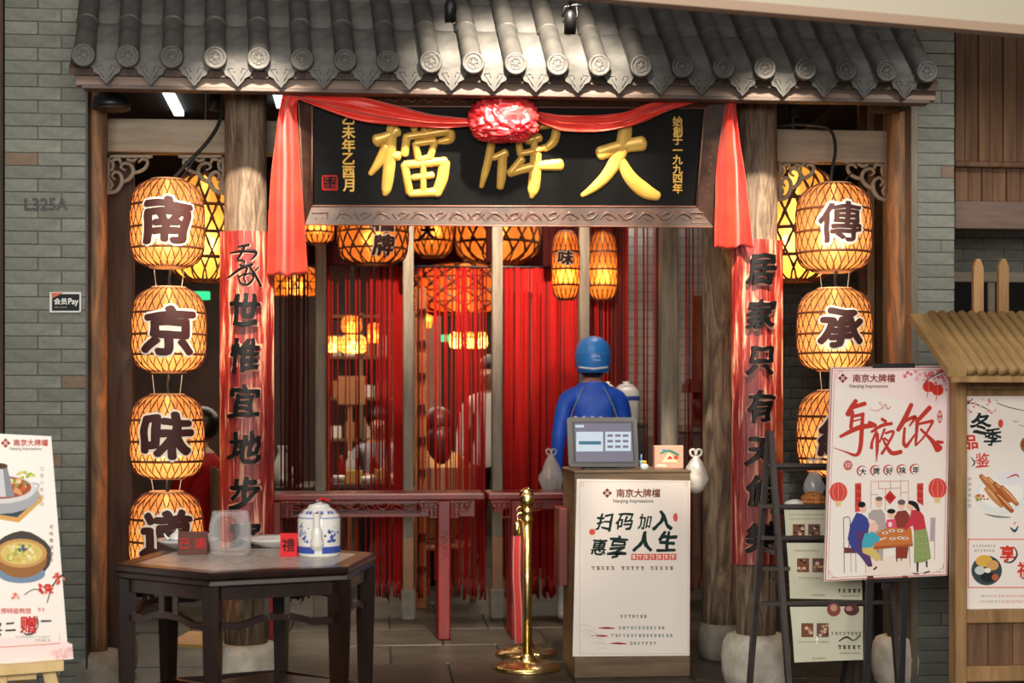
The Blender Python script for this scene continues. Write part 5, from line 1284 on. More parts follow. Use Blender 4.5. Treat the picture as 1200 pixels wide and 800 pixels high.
# ================================================================ COUNTER
yc = 7.41; cx0, cx1 = X(673, yc), X(809, yc); zc_ = Zz(551, yc, 740)
ct = thing('reception_counter', 'brown wooden reception counter carrying a white poster at the entrance', 'counter', ((cx0+cx1)/2, yc, 0))
g = MB(); g.cbox(cx0, cx1, yc, yc+.46, 0, zc_-.012, .004); g.build('body', M_counter, ct)
g = MB(); g.cbox(cx0-.004, cx1+.004, yc-.004, yc+.465, zc_-.014, zc_, .004); g.build('top', M_counter, ct)
g = MB(); g.cbox(cx0-.05, cx0-.001, yc+.24, yc+.44, Zz(685, yc+.3), Zz(595, yc+.3), .004); g.build('side_panel', M_panelred, ct)
cp_ = Ypl(yc-.004)
g = MB(); g.hexa([cp_.at(671, 769, 0), cp_.at(808, 768, 0), cp_.at(808, 768, -.003), cp_.at(671, 769, -.003), cp_.at(676, 561, 0), cp_.at(809, 563, 0), cp_.at(809, 563, -.003), cp_.at(676, 561, -.003)])
po = g.build('poster', M_paper, origin=cp_.at(740, 769)); tag(po, 'white poster with large dark brush characters stuck on the counter front', 'poster')
K = Ink(cp_)
def logo(K, x, y, r_, c):
    for dx, dy in ((0, -1), (1, 0), (0, 1), (-1, 0)): K.area([(x+dx*r_*.5, y+dy*r_*.5-r_*.42), (x+dx*r_*.5+r_*.42, y+dy*r_*.5), (x+dx*r_*.5, y+dy*r_*.5+r_*.42), (x+dx*r_*.5-r_*.42, y+dy*r_*.5)], c)
    K.area([(x, y-r_*.3), (x+r_*.3, y), (x, y+r_*.3), (x-r_*.3, y)], '#f3eae2'); K.area([(x, y-r_*.16), (x+r_*.16, y), (x, y+r_*.16), (x-r_*.16, y)], c)
def head(K, x, y, w, c, c2='#4a4440', lx=None):
    logo(K, lx, y, 6.2, c); K.text('南京大牌檔', x, y, 10, c, fit=w, off=.025); K.text('Nanjing Impressions', x-6, y+9.8, 5, c2, fit=w*.92, off=.012)
K.frame(679, 564, 806.5, 766, .5, '#d8b3a4')
for x, y in ((680, 565), (802, 565)): K.frame(x, y, x+4, y+4, .6, '#d8b3a4')
head(K, 748, 577.5, 51, '#7b3f30', lx=711.5)
D = '#16302b'
for ch, x, y, s_ in (('扫', 708, 611, 22), ('码', 732, 611, 22), ('加', 756, 611, 18), ('入', 777, 610, 25), ('惠', 702, 641, 21), ('享', 724, 641, 28), ('人', 754, 634, 25), ('生', 782, 634, 26)):
    K.text(ch, x, y, s_, D, off=.022 if ch not in '入人生' else .04, wob=.09, shear=.18, sx=.92)
K.blob(791.5, 606, 2.6, 5, '#e0584a'); K.blob(694, 623, 3.6, 3.6, '#e0584a'); 
for i in range(7): K.rect(739.5+i*7.7, 648.5, 746.3+i*7.7, 656, c='#e36a58'); K.dash(740.5+i*7.7, 745+i*7.7, 652.3, 5, '#f6e5dc')
for a_, b_ in ((693, 720), (728, 755), (762, 790)): K.dash(a_, b_, 665.5, 5, '#8d6f60')
K.dash(727, 755, 722, 4, '#6f7a76')
for y, x0, x1, d0, d1 in ((735.5, 701, 720, 725, 780), (744.5, 693, 712, 716, 788), (753.5, 715, 734, 738, 766)):
    K.brush([(x0, y, .6), ((x0+x1)/2, y, 2.4), (x1, y+.5, 1)], '#a8322c'); K.dash(d0, d1, y, 4, '#7d8a88')
for i in range(9): K.brush([(674+i*3, 735+i*2.4+(i % 3)*3, .5), (684+i*3, 732+i*2.6+(i % 3)*3, 1.2), (698+i*2, 737+i*2.4+(i % 3)*2, .5)], '#e2dcd8')
K.build('print', po)
# tablet
yt = yc+.1; tp = Pl(P(705, 548, yt), (0, -1, .16)); c = P(705, 548, yt)
tt = thing('tablet', 'black tablet on a stand facing the viewer, on the counter', 'tablet', (c.x, yt, zc_))
def slab(q, pl, pts, l0, l1, mi=0): q.add([pl.at(x, y, l) for l in (l0, l1) for x, y in pts], [tuple(range(len(pts)))[::-1], tuple(range(len(pts), 2*len(pts)))]+[(i, (i+1) % len(pts), len(pts)+(i+1) % len(pts), len(pts)+i) for i in range(len(pts))], mi)
def rrect(x0, y0, x1, y1, r_, sk=0):
    out = []
    for cx_, cy_, a0 in ((x1-r_, y0+r_, -90), (x1-r_, y1-r_, 0), (x0+r_, y1-r_, 90), (x0+r_, y0+r_, 180)):
        for k in range(5): a_ = math.radians(a0+22.5*k); yy = cy_+r_*math.sin(a_); out.append((cx_+r_*math.cos(a_)+sk*(yy-y0)/(y1-y0), yy))
    return out
g = MB(); slab(g, tp, rrect(664, 489, 746, 547, 4, 2.5), -.03, .006); g.build('case', mat('tablet_case', '#3a3b3e', rough=.4), tt)
g = MB(); slab(g, tp, rrect(670, 494, 742, 542.5, 1.5, 1.5), .006, .0075); g.build('bezel', M_blackmetal, tt)
g = MB(); slab(g, tp, [(673, 496), (739, 496), (742, 541), (675, 541)], .0075, .008, 0)
rect(g, tp.at, 675, 506, 706.5, 529, 1, .0086); rect(g, tp.at, 709, 506, 739, 528.5, 1, .0086); rect(g, tp.at, 678, 517, 704, 521, 2, .0092)
for k in range(9): rect(g, tp.at, 711.5+9*(k % 3), 509+6.5*(k//3), 718+9*(k % 3), 512+6.5*(k//3), 0, .0092)
rect(g, tp.at, 674, 498, 684, 501, 1, .0086)
g.build('screen', [M_screen, M_screenw, M_screenb], tt)
g = MB(); g.beam((c.x, yt+.02, zc_+.002), (c.x, yt+.08, zc_+.15), .12, .006, (0, 1, 0)); g.cbox(c.x-.09, c.x+.09, yt-.02, yt+.11, zc_, zc_+.008, .003); g.build('stand', M_blackmetal, tt)
def atc(px, dy): return Vector((X(px, yc+dy), yc+dy, zc_))
c = atc(755, .12); bt = thing('small_bottle', 'small bottle with a yellow cap on the counter beside the tablet', 'bottle', c)
g = MB(); g.lathe([(.018, 0), (.021, .004), (.021, .022), (.012, .03)], c, 20); g.build('body', mat('bottle_clear', '#b8c8c8', rough=.1), bt)
g = MB(); g.lathe([(.013, .03), (.013, .044), (.001, .045)], c, 16); g.build('cap', flat('#e0b020', .3), bt)
g = MB(); g.lathe([(.004, .045), (.0035, .075), (.001, .076)], (c.x-.012, c.y+.02, c.z-.0), 8); g.lathe([(.008, 0), (.008, .045)], (c.x-.012, c.y+.02, c.z), 8); tag(g.build('pen', flat('#6f9cc8')), 'pale blue pen standing behind the yellow capped bottle', 'pen')
c = atc(784, .2); bx = thing('card_holder', 'pink box with a colourful picture standing on the counter', 'box', c)
pb_ = Ypl(c.y); a, b = P(767, 521, c.y), P(801, 551, c.y)
g = MB(); g.cbox(a.x, b.x, c.y, c.y+.05, zc_, P(780, 522, c.y).z, .003); g.build('box', mat('box_pink', '#b98a76', rough=.5), bx)
K = Ink(Pl((0, c.y, 0), (0, -1, 0))); K.area([(776, 541), (784, 530), (794, 541)], '#e8cfa0'); K.area([(781, 538), (785, 533), (789, 538)], '#a03226'); K.brush([(774, 531, 2), (784, 528, 3), (795, 533, 3)], '#2f6f5e'); K.blob(792, 536, 3, 2.4, '#b83a30'); K.blob(778, 527, 2.4, 1.6, '#3f7fa0'); K.brush([(770, 545, 2), (780, 545.5, 2.5)], '#e3c9b8'); K.build('print', bx)
bc = P(812, 556, yc+.3); bag((bc.x+.02, yc+.32, bc.z), .07, .1, 'plastic_bag', 'clear knotted plastic bag at the right edge of the counter', 8, '#bdbab2')
# white jars behind the rider
t = thing('side_stand', 'dark stand behind the rider, two white jars on it', 'stand', (X(728, 9.5), 9.5, 0)); zs = Zz(500, 9.45, 728)
g = MB(); g.cbox(X(712, 9.55), X(754, 9.55), 9.47, 9.68, 0, zs, .006); g.build('body', M_darkwood, t)
g = MB(); g.cbox(X(710, 9.55), X(756, 9.55), 9.46, 9.69, zs, zs+.02, .004); g.build('top', M_darkwood, t)
for px, w_, lab in ((714, 13, 'white porcelain jar behind the rider, left of the wider one'), (733, 17, 'wide white porcelain jar with a blue band behind the rider')):
    c = Vector((X(px, 9.56), 9.56+(.09 if px < 720 else -.03), zs+.02)); R_ = w_*.0054*.93; t = thing('porcelain_jar', lab, 'jar', c); hj = Zz(447, 9.42, 728)-c.z-.03
    g = MB(); g.lathe([(R_*.9, 0), (R_, .01), (R_, hj*.85), (R_*.7, hj)], c, 28); g.build('body', M_white, t)
    g = MB(); g.lathe([(R_*.72, hj), (R_*.5, hj+.012), (R_*.2, hj+.018), (R_*.3, hj+.03), (.001, hj+.034)], c, 20); g.build('lid', M_white, t)
    g = MB(); g.lathe([(R_*1.004, hj*.62), (R_*1.004, hj*.74)], c, 28, caps=False); g.build('blue_band', M_glaze_blue, t)

# ================================================================ NEWSPAPER RACK
yk = 6.5; 
rk = thing('newspaper_rack', 'dark wooden newspaper rack standing before the right main pillar', 'rack', (X(970, yk), yk, 0))
fy = lambda px, py, y: P(px, py, y)
for px, lab in ((902, 0), (1028, 1)):
    topz = Zz(505, yk, px); xx = X(px, yk)
    for s_, sg in ((-1, .0), (1, .0)):
        g = MB(); g.beam((xx, yk+s_*.012, topz), (xx+(.045 if s_ < 0 else -.05), yk+s_*.19, 0), .036, .022, (1, 0, 0)); g.build('leg', M_rack, rk)
    g = MB(); g.beam((xx+.005, yk-.06, .72), (xx+.005, yk+.06, .72), .03, .02); g.build('brace', M_rack, rk)
def rail(px0, px1, py, y, r_=.009):
    a, b = P(px0, py, y), P(px1, py, y); b.z = a.z; g = MB(); g.beam(a, b, .028, .016); g.build('rail', M_rack, rk); return a.z
rail(900, 1034, 545, yk-.02); z1 = rail(893, 1036, 593, yk-.05); z2 = rail(893, 1038, 630, yk-.07); rail(895, 925, 666, yk-.1); z4 = rail(892, 1048, 707, yk-.12)
for py in (549, 600, 640, 680): rail(903, 1030, py, yk+.08)
g = MB(); g.cbox(X(900, yk), X(1034, yk), yk-.05, yk+.12, z1-.014, z1, .003); g.build('shelf', M_rack, rk)
def newspaper(pts, y, lean, label, art):
    c = P((pts[0][0]+pts[1][0])/2, pts[2][1], y); t = thing('newspaper', label, 'newspaper', (c.x, y, c.z), group='newspapers on the rack')
    pl = Pl((0, y, Zz(pts[0][1], y)), (0, -1, lean)); g = MB(); N = 10; vs = []
    for l in (0, .004):
        for j in range(N+1):
            t_ = j/N
            for k in range(7):
                u = k/6; x = pts[0][0]*(1-u)*(1-t_)+pts[1][0]*u*(1-t_)+pts[2][0]*u*t_+pts[3][0]*(1-u)*t_; yy = pts[0][1]*(1-u)*(1-t_)+pts[1][1]*u*(1-t_)+pts[2][1]*u*t_+pts[3][1]*(1-u)*t_
                vs.append(pl.at(x, yy, -l+.006*math.sin(t_*3+u*2)))
    m_ = (N+1)*7; fs = []
    for o_ in (0, m_):
        for j in range(N):
            for k in range(6): q = (o_+j*7+k, o_+j*7+k+1, o_+(j+1)*7+k+1, o_+(j+1)*7+k); fs.append(q if o_ else q[::-1])
    g.add(vs, fs, 0, True); g.build('sheet', M_news, t)
    K = Ink(Pl(pl.o+pl.n*.0075, pl.n)); art(K); K.build('print', t)
def photos(K, x, y, s_=14):
    for i, c_ in enumerate(('#7a4a38', '#6f4d4a')):
        K.rect(x+i*18, y, x+i*18+s_, y+s_*1.15, c=c_); rq = random.Random(int(x+y)+i)
        for q in range(8): K.blob(x+i*18+rq.uniform(2, s_-2), y+rq.uniform(2, s_), 2.2, 1.6, rq.choice(('#c49a74', '#a87460', '#3c2a26', '#d8c0a0')), n=7)
def fin(K, x, y, w):
    K.dash(x, x+w, y, 2.4, '#9c9a88')
newspaper([(919, 597), (1008, 597), (1010, 632), (921, 632)], yk-.03, .0, 'newspaper sheet hanging from the upper rack rail, two small photos printed', lambda K: (photos(K, 929, 614), fin(K, 925, 603, 50), fin(K, 925, 608, 45)))
newspaper([(922, 636), (1010, 636), (1011, 703), (926, 701)], yk-.09, .02, 'newspaper sheet hanging from the middle rack rail partly behind the poster', lambda K: (photos(K, 934, 654), fin(K, 936, 677, 40), fin(K, 930, 645, 30), K.dash(982, 1008, 692, 5, '#4a4a40'), K.dash(985, 1006, 698, 2, '#8a887a'), K.dash(952, 968, 697, 2, '#8a887a')))
newspaper([(926, 711), (1011, 710), (1012, 773), (931, 776)], yk-.14, .03, 'newspaper sheet hanging from the lowest rack rail with photos at its top', lambda K: (K.blob(977, 714, 8, 8, '#8a4a44'), K.blob(977, 712, 4, 4, '#c89a80'), K.blob(998, 714, 9, 7, '#5d3a3c'), K.blob(995, 713, 4, 3, '#c08a80'), photos(K, 939, 730), K.dash(974, 1008, 742, 4, '#7c7a6a'), K.brush([(983, 751, 1), (992, 746, 2), (1000, 750, 1), (1008, 744, 1.5)], '#2c2c28'), K.dash(982, 1010, 758, 5, '#3c3c34'), K.dash(984, 1008, 765, 2, '#8a887a'), fin(K, 936, 752, 34), K.dash(952, 966, 771, 2, '#8a887a'), K.brush([(956, 750, 1), (958, 746, 2), (957, 755, 1)], '#ffffff')))
# things on the rack shelf
c = Vector((X(955, yk), yk+.03, z1)); Rb = .055; t = thing('woven_basket', 'orange brown woven bread basket on top of the newspaper rack', 'basket', c); g = MB()
g.lathe([(Rb*1.15, 0), (Rb*1.1, .015), (Rb*.9, .04), (Rb*.5, .056), (.001, .06)], c, 30, fn=lambda a, z: 1+.02*math.sin(24*a+z*300)); g.build('body', mat('wicker', '#a8602c', '#c98a4e', scale=60, rough=.7, bump=.6), t)
g = MB()
for k in range(3): g.tube([c+Vector((Rb*(1.16-.18*k)*math.cos(6.2832*q/24), Rb*(1.16-.18*k)*math.sin(6.2832*q/24), .008+.016*k)) for q in range(25)], .004, 5, caps=False)
g.build('woven_ring', mat('wicker_dark', '#7a3f1a', rough=.7), t)
c = Vector((X(931, yk), yk+.0, z1)); g = MB(); g.sphere(c+Vector((0, 0, .0)), .045, 10, sc=(1, .8, .62))
for i, v in enumerate(g.v): g.v[i] = Vector((v.x+.008*noise.noise(v*30), v.y, max(c.z, v.z+.006*noise.noise(v*40))))
tag(g.build('folded_napkin', mat('napkin', '#d8dcd4', rough=.8)), 'crumpled white napkin beside the woven basket on the rack', 'napkin')
bc = P(957, 572, yk+.12); bag((bc.x, yk+.16, z1+.085), .05, .08, 'plastic_bag', 'grey clear plastic bag behind the woven basket on the rack', 12, '#8d959c')

# ================================================================ NEW YEAR DINNER POSTER ON A BLACK EASEL
yp = 6.05; NP = Ypl(yp)
cor = [(974, 430), (1116, 429), (1110, 674), (966, 681)]
es = thing('display_easel', 'thin black metal easel holding the new year dinner poster', 'easel', (X(1036, yp), yp, 0))
g = MB(); g.beam(P(1019, 674, yp+.01), Vector((X(1012, yp), yp-.02, 0)), .026, .02, (0, 1, 0)); g.build('leg', M_blackmetal, es)
g = MB(); g.beam(P(1060, 674, yp+.01), Vector((X(1053, yp), yp-.02, 0)), .022, .02, (0, 1, 0)); g.build('leg', M_blackmetal, es)
g = MB(); g.beam(P(1005, 690, 6.72), Vector((X(984, 6.8), 6.8, 0)), .02, .018, (0, 1, 0)); g.build('leg', M_blackmetal, es)
g = MB(); g.beam(P(1042, 428, yp+.03), P(1038, 690, yp+.03), .03, .016, (0, 1, 0)); g.build('back_bar', M_blackmetal, es)
g = MB(); g.hexa([NP.at(1022, 431, -.03), NP.at(1071, 430.5, -.03), NP.at(1071, 430.5, .012), NP.at(1022, 431, .012), NP.at(1022, 426, -.03), NP.at(1071, 425.5, -.03), NP.at(1071, 425.5, .012), NP.at(1022, 426, .012)]); g.build('top_clip', M_blackmetal, es)
g = MB(); g.hexa([NP.at(1015, 682, -.03), NP.at(1064, 680, -.03), NP.at(1064, 680, .02), NP.at(1015, 682, .02), NP.at(1015, 678, -.03), NP.at(1064, 676, -.03), NP.at(1064, 676, .02), NP.at(1015, 678, .02)]); g.build('bottom_clip', M_blackmetal, es)
g = MB(); slab(g, NP, [cor[3], cor[2], cor[1], cor[0]], -.018, 0); pn = g.build('poster_board', M_paper, origin=NP.at(1038, 680)); tag(pn, 'white new year dinner poster with red brush characters and a family at table', 'poster')
K = Ink(NP)
def quadframe(K, ins, w, c):
    a = [(974+ins, 430+ins), (1116-ins*1.1, 429+ins), (1110-ins, 674-ins), (966+ins*1.1, 681-ins)]
    for p, q in zip(a, a[1:]+a[:1]): K.brush([(*p, w), (*q, w)], c)
K.area([(975, 431), (1115, 430), (1112, 540), (1060, 470), (1000, 452), (975, 448)], '#f6e0de')
quadframe(K, 1.2, 1, '#b0423c'); quadframe(K, 4, .6, '#c98a84')
for x, y, sx_, sy_ in ((980, 435, 1, 1), (972, 676, 1, -1), (1105, 669, -1, -1)): K.brush([(x, y+8*sy_, .6), (x, y+3*sy_, .6), (x+3*sx_, y+3*sy_, .6), (x+3*sx_, y, .6), (x+8*sx_, y, .6)], '#b0423c', n=1)
rq = random.Random(9)
for i in range(46):
    x = rq.triangular(1050, 1113, 1108); y = 432+rq.random()*(6+(x-1050)*.32); K.blob(x, y, rq.uniform(1, 2.6), None, rq.choice(('#e79aa4', '#f0b6bc', '#dd7486', '#f5ccd0')), n=8)
K.brush([(1113, 433, 2), (1103, 436, 1.6), (1092, 441, 1.3), (1083, 449, 1)], '#3a2426'); K.brush([(1113, 440, 1.4), (1104, 439, 1), (1099, 444, .8)], '#3a2426')
for i in range(16): K.blob(rq.uniform(1086, 1112), rq.uniform(433, 446), 1.6, None, rq.choice(('#d84a5c', '#e87a88')), n=7)
for x, y in ((1088, 453), (1098.5, 457)): K.blob(x, y, 7, 6.4, '#d8392c'); K.brush([(x, y-6, .5), (x, y+6, .5)], '#f0907a'); K.brush([(x-1, y+7, 1.2), (x-2, y+13, .6)], '#d8392c')
head(K, 1024, 443, 49, '#8a3028', lx=987.5)
RD = '#c23a30'
for s_ in ([(1003, 469, 5), (998, 477, 6), (993, 486, 6)], [(999, 477, 5), (1014, 472.5, 5)], [(998, 488, 3.5), (1012, 485, 4)], [(999, 493.5, 2), (1010, 490.5, 2)], [(999, 482, 4), (997, 501, 4.5)], [(984.5, 511.5, 3.5), (1006, 501, 6), (1026, 498, 5)], [(1018, 494.5, 4), (1023, 497, 5)], [(1011, 484, 4), (1009.5, 506, 5), (1008, 524, 5), (1003, 533, 4), (989, 528.5, 1.5), (977, 524.5, .7)],
    [(1033, 490.5, 3.5), (1038, 494, 4)], [(1021, 506, 3), (1033, 498.5, 4), (1045, 496, 4)], [(1027, 505, 3), (1022, 517, 3), (1021, 525, 4)], [(1028, 508, 4), (1027.8, 524, 4), (1026.8, 541, .8)], [(1036.5, 502.5, 3), (1030.5, 518, 2)], [(1037.5, 507.5, 3), (1047, 505.6, 3), (1040, 520.5, 3), (1033, 531.6, 3.5)], [(1034, 513.5, 2), (1044, 530, 5), (1056, 529, 5)], [(1036, 513, 2.5), (1040, 516, 2.5)],
    [(1068, 473.5, 5), (1059.5, 491.5, 6), (1052, 504, 5)], [(1059, 494, 4), (1072.5, 488, 4), (1065.5, 499, 2)], [(1060, 501, 3), (1058.8, 518, 4), (1061.8, 523, 5)], [(1062, 523, 4), (1074, 506, 1.6)], [(1089.6, 477, 5.5), (1076.3, 491.5, 5)], [(1075, 490, 5), (1072.7, 522, 2.6)], [(1072.7, 522, 2), (1083, 511, 2.4), (1093, 494, 3)], [(1076, 496.6, 3), (1093, 493, 4)], [(1078.7, 502.6, 3), (1090.8, 514.7, 4.5), (1100, 526, 10)], [(1098, 518, 5), (1105, 518, 3)]):
    K.brush(s_, RD, n=7)
K.brush([(1018, 479, .4), (1028, 481, .9), (1034, 476, .6), (1030, 472, .7), (1033, 471, .8)], '#c98080'); K.brush([(1034, 480, .6), (1037, 473, .8), (1040, 479, 1), (1044, 476, .7)], '#b86860')
K.blob(1101, 488, 3, 7.5, '#c0504a'); K.vtext('家宴', 1101, 485, 6, 5, '#f6e5e0'); K.blob(993.5, 545, 5.3, 5.8, '#c8645c'); K.text('印', 993.5, 545, 7, '#f6e5e0')
for i, ch in enumerate('大牌好味年'):
    x, y = 1010+15.5*i, 551.6-.5*i; K.blob(x, y, 6.4, 6.4, '#c25650'); K.blob(x+1.1, y+.6, 5.4, 5.8, '#f6ebe6'); K.text(ch, x+1, y+.8, 8.5, '#232323', off=.03, wob=.08)
# the family round the table
Tq = lambda pts: [(970+p[0]/6.152, 550+p[1]/6.152) + tuple(w/6.152 for w in p[2:]) for p in pts]
A = lambda pts, c: K.area(Tq(pts), c); B = lambda pts, c, **k: K.brush(Tq(pts), c, **k)
O_ = lambda x, y, rx, ry, c, **k: K.blob(970+x/6.152, 550+y/6.152, rx/6.152, ry/6.152, c, **k)
A([(300, 620), (590, 610), (600, 755), (250, 765)], '#f0dfd2')
for a_, b_ in (((310, 85), (310, 280)), ((580, 80), (580, 260)), ((310, 85), (580, 80)), ((365, 90), (365, 140)), ((310, 180), (360, 180)), ((365, 138), (525, 132)), ((525, 85), (525, 200)), ((525, 165), (580, 163)), ((450, 85), (450, 150)), ((415, 140), (415, 300))): B([(*a_, 4), (*b_, 4)], '#c98c80')
A([(447, 150), (492, 200), (447, 250), (405, 200)], '#d0342e'); K.text('福', 970+447/6.152, 550+200/6.152, 8, '#7d1714')
for x, c_ in ((195, 0), (642, 0)): A([(x, 100), (x+45, 96), (x+45, 300 if x < 300 else 260), (x, 305 if x < 300 else 230)], '#d5463e'); K.vtext('福臨門', 970+(x+23)/6.152, 550+130/6.152, 8.5, 6, '#7a1f18')
for x, y, rr_ in ((75, 162, 64), (790, 135, 66)):
    O_(x, y, rr_, rr_*1.12, '#d8483e')
    for dx in (-.5, 0, .5): B([(x+dx*rr_*.6, y-rr_, 3), (x+dx*rr_*1.3, y, 3), (x+dx*rr_*.6, y+rr_, 3)], '#f0a898')
    A([(x-22, y+rr_), (x+22, y+rr_), (x+16, y+rr_+36), (x-20, y+rr_+38)], '#e6c684')
SKN = '#eec3ac'
B([(110, 350, 6), (150, 342, 6), (160, 400, 6), (150, 560, 6)], '#7d6a78'); B([(112, 350, 6), (118, 740, 5)], '#8d7a80'); A([(118, 560), (240, 570), (245, 600), (118, 602)], '#6d3a44')
for x in (165, 200, 270): B([(x, 600, 4), (x+2, 740, 3)], '#8d7a80')
A([(740, 345), (775, 345), (770, 515), (735, 515)], '#b8a2ac'); B([(768, 510, 4), (768, 650, 3)], '#8d7a80')
A([(320, 290), (385, 285), (410, 320), (420, 430), (400, 560), (395, 660), (340, 640), (300, 430), (290, 320)], '#b0a6a2'); O_(367, 235, 26, 36, SKN); O_(368, 210, 26, 16, '#6c625e')
A([(500, 300), (560, 292), (590, 330), (580, 560), (570, 640), (488, 640), (490, 420), (478, 345)], '#8c3c30'); O_(528, 255, 26, 30, SKN); O_(530, 235, 28, 20, '#6f5660')
A([(425, 360), (485, 355), (500, 430), (430, 440), (415, 400)], '#e0526c'); O_(456, 325, 27, 26, SKN); O_(456, 300, 30, 18, '#1f1a1c'); O_(448, 395, 14, 18, '#f5dfe0')
A([(330, 470), (420, 420), (600, 420), (612, 540), (330, 560)], '#c9773e'); A([(330, 555), (612, 535), (612, 550), (330, 575)], '#a85a2c')
B([(360, 575, 8), (358, 600, 8)], '#a85a2c'); B([(585, 550, 7), (592, 700, 4)], '#b98a80')
for x, y in ((460, 440), (520, 440), (465, 497), (520, 492), (558, 495), (412, 455)): O_(x, y, 22, 10, '#efe3da'); O_(x, y, 12, 5, '#7a5040')
A([(205, 310), (250, 320), (280, 370), (300, 420), (295, 445), (255, 450), (250, 560), (300, 640), (320, 690), (290, 700), (230, 620), (165, 560), (142, 500), (160, 400)], '#3a4590'); B([(250, 345, 40), (300, 395, 30), (300, 430, 22)], '#3a4590'); O_(252, 275, 26, 34, SKN); O_(243, 252, 28, 22, '#1c1a22'); A([(200, 440), (290, 445), (300, 600), (320, 690), (280, 690), (215, 580)], '#5a3a72')
A([(285, 350), (340, 370), (350, 420), (340, 450), (290, 440), (300, 400)], '#f2d3c4')
A([(265, 460), (330, 450), (385, 495), (370, 520), (330, 530), (320, 560), (245, 565), (245, 520)], '#46a9bd'); O_(330, 415, 34, 34, SKN); B([(375, 505, 16), (420, 490, 10)], SKN)
A([(245, 565), (320, 560), (370, 610), (385, 650), (345, 660), (300, 620), (250, 600)], '#d8bd72'); B([(330, 720, 12), (350, 702, 12)], '#2a2024'); B([(290, 690, 10), (315, 695, 10)], '#2a2024')
A([(600, 290), (655, 290), (690, 330), (708, 430), (620, 445), (610, 400), (560, 440), (545, 425), (590, 350)], '#c83a48'); O_(590, 262, 24, 30, SKN); B([(585, 235, 26), (625, 250, 36), (655, 295, 18)], '#1f181c')
A([(620, 440), (708, 425), (725, 500), (742, 640), (690, 665), (620, 672)], '#8fa064')
for i in range(12): O_(640+(i % 3)*32+(i//3)*4, 480+(i//3)*50, 4, 4, '#c9d3a0', n=6)
B([(645, 670, 14), (645, 735, 12)], '#2a2024'); B([(710, 660, 12), (712, 700, 11)], '#2a2024'); B([(615, 748, 10), (655, 750, 9)], '#7a2a2a'); B([(690, 745, 9), (730, 732, 9)], '#2a2024')
B([(495, 640, 10), (497, 662, 8)], '#4a2a2a'); B([(530, 638, 8), (527, 655, 7)], '#4a2a2a')
K.build('print', pn)

# ================================================================ LEFT POSTER ON A WOODEN EASEL
LPn = Vector((math.sin(math.radians(20)), -math.cos(math.radians(20)), .12)); LP_ = Pl(P(40, 760, 5.5), LPn)
g = MB(); slab(g, LP_, [(-86, 783), (86, 772), (84.5, 754), (79, 754), (60, 511), (-84, 504)][::-1], -.008, 0)
lp = g.build('poster_board', M_paper, origin=LP_.at(20, 777)); tag(lp, 'white menu poster with two food photos leaning on the wooden easel', 'poster')
we = thing('wooden_easel', 'pale wooden easel holding the menu poster at the left edge', 'easel', (LP_.at(20, 777).x, LP_.at(20, 777).y, 0))
g = MB(); a, b = LP_.at(-80, 790, 0), LP_.at(73, 778, 0); g.beam(a, b, .07, .035, (0, 0, 1)); g.build('ledge', M_easel, we)
bk = Vector((.05, .14, 0))
g = MB(); a, b = LP_.at(-80, 797, 0), LP_.at(34, 790, 0); g.beam(a+bk*.3, b+bk*.3, .02, .045, (0, 0, 1)); g.build('cross_bar', M_easel, we)
for px0, px1 in ((58, 74), (-50, -68)):
    a = LP_.at(px0, 780, -.03); b = LP_.at(px1, 850, -.03); d = (b-a); b = a+d*((a.z)/(-d.z)); g = MB(); g.beam(a-d*.2, b, .045, .022, (0, 1, 0)); g.build('leg', M_easel, we)
a = LP_.at(4, 790, -.03); g = MB(); g.beam(a, Vector((a.x, a.y, .3)), .035, .02, (0, 1, 0)); g.build('slide_bar', M_easel, we)
g = MB(); a = LP_.at(4, 700, -.06); g.beam(a, Vector((a.x+.03, a.y+.45, 0)), .035, .02, (0, 1, 0)); g.build('leg', M_easel, we)
g = MB(); g.sphere(LP_.at(14, 787, .02), .007, 6); g.build('wing_nut', M_brass, we)
K = Ink(LP_)
K.area([(-80, 740), (79, 752), (84, 755), (85, 771), (-80, 781)], '#f6e2de')
logo(K, 6.5, 519, 6.2, '#a83a34'); K.text('南京大牌檔', 36, 518.5, 10, '#b8392e', fit=40, off=.025); K.text('Nanjing Impressions', 30, 526, 4, '#6a5a54', fit=37, off=.012)
def food(K, cx, cy, rx, ry, cols, n, seed, s_=3):
    rq = random.Random(seed)
    for i in range(n):
        a_ = rq.random()*6.283; q = math.sqrt(rq.random()); K.blob(cx+rx*q*math.cos(a_), cy+ry*q*math.sin(a_), rq.uniform(.5, 1.2)*s_, rq.uniform(.4, .9)*s_, rq.choice(cols), n=7, rot=rq.random()*3, wob=.5)
K.area([(-50, 600), (22, 612), (50, 586), (44, 572), (-40, 572)], '#d9a75c'); K.area([(-46, 596), (20, 606), (46, 583), (40, 572), (-38, 572)], '#3a4a58')
K.blob(0, 580, 46, 22, '#a9aab0'); K.blob(0, 573, 42, 17, '#d8d6d8'); K.blob(-1, 571, 38, 13.5, '#a8553c'); food(K, -2, 570, 34, 11, ('#c9633c', '#e09a6a', '#b8382c', '#f0cfa8', '#8aa04a'), 70, 3, 3.6)
food(K, 30, 556, 10, 4, ('#c8cf6a', '#9cb84a', '#e8d890'), 14, 5, 2.6)
K.area([(-8, 546), (8, 546), (17, 582), (-16, 582)], '#8d8f96'); K.area([(-3, 546), (3, 546), (7, 582), (-4, 582)], '#cfd0d4'); K.blob(0, 546, 9, 3.5, '#5a3f30'); K.brush([(38, 566, 2.5), (45, 568, 3), (42, 576, 2)], '#c4c6cc')
K.vtext('江苏小吃名店', 49, 549, 8.2, 5, '#8a8580')
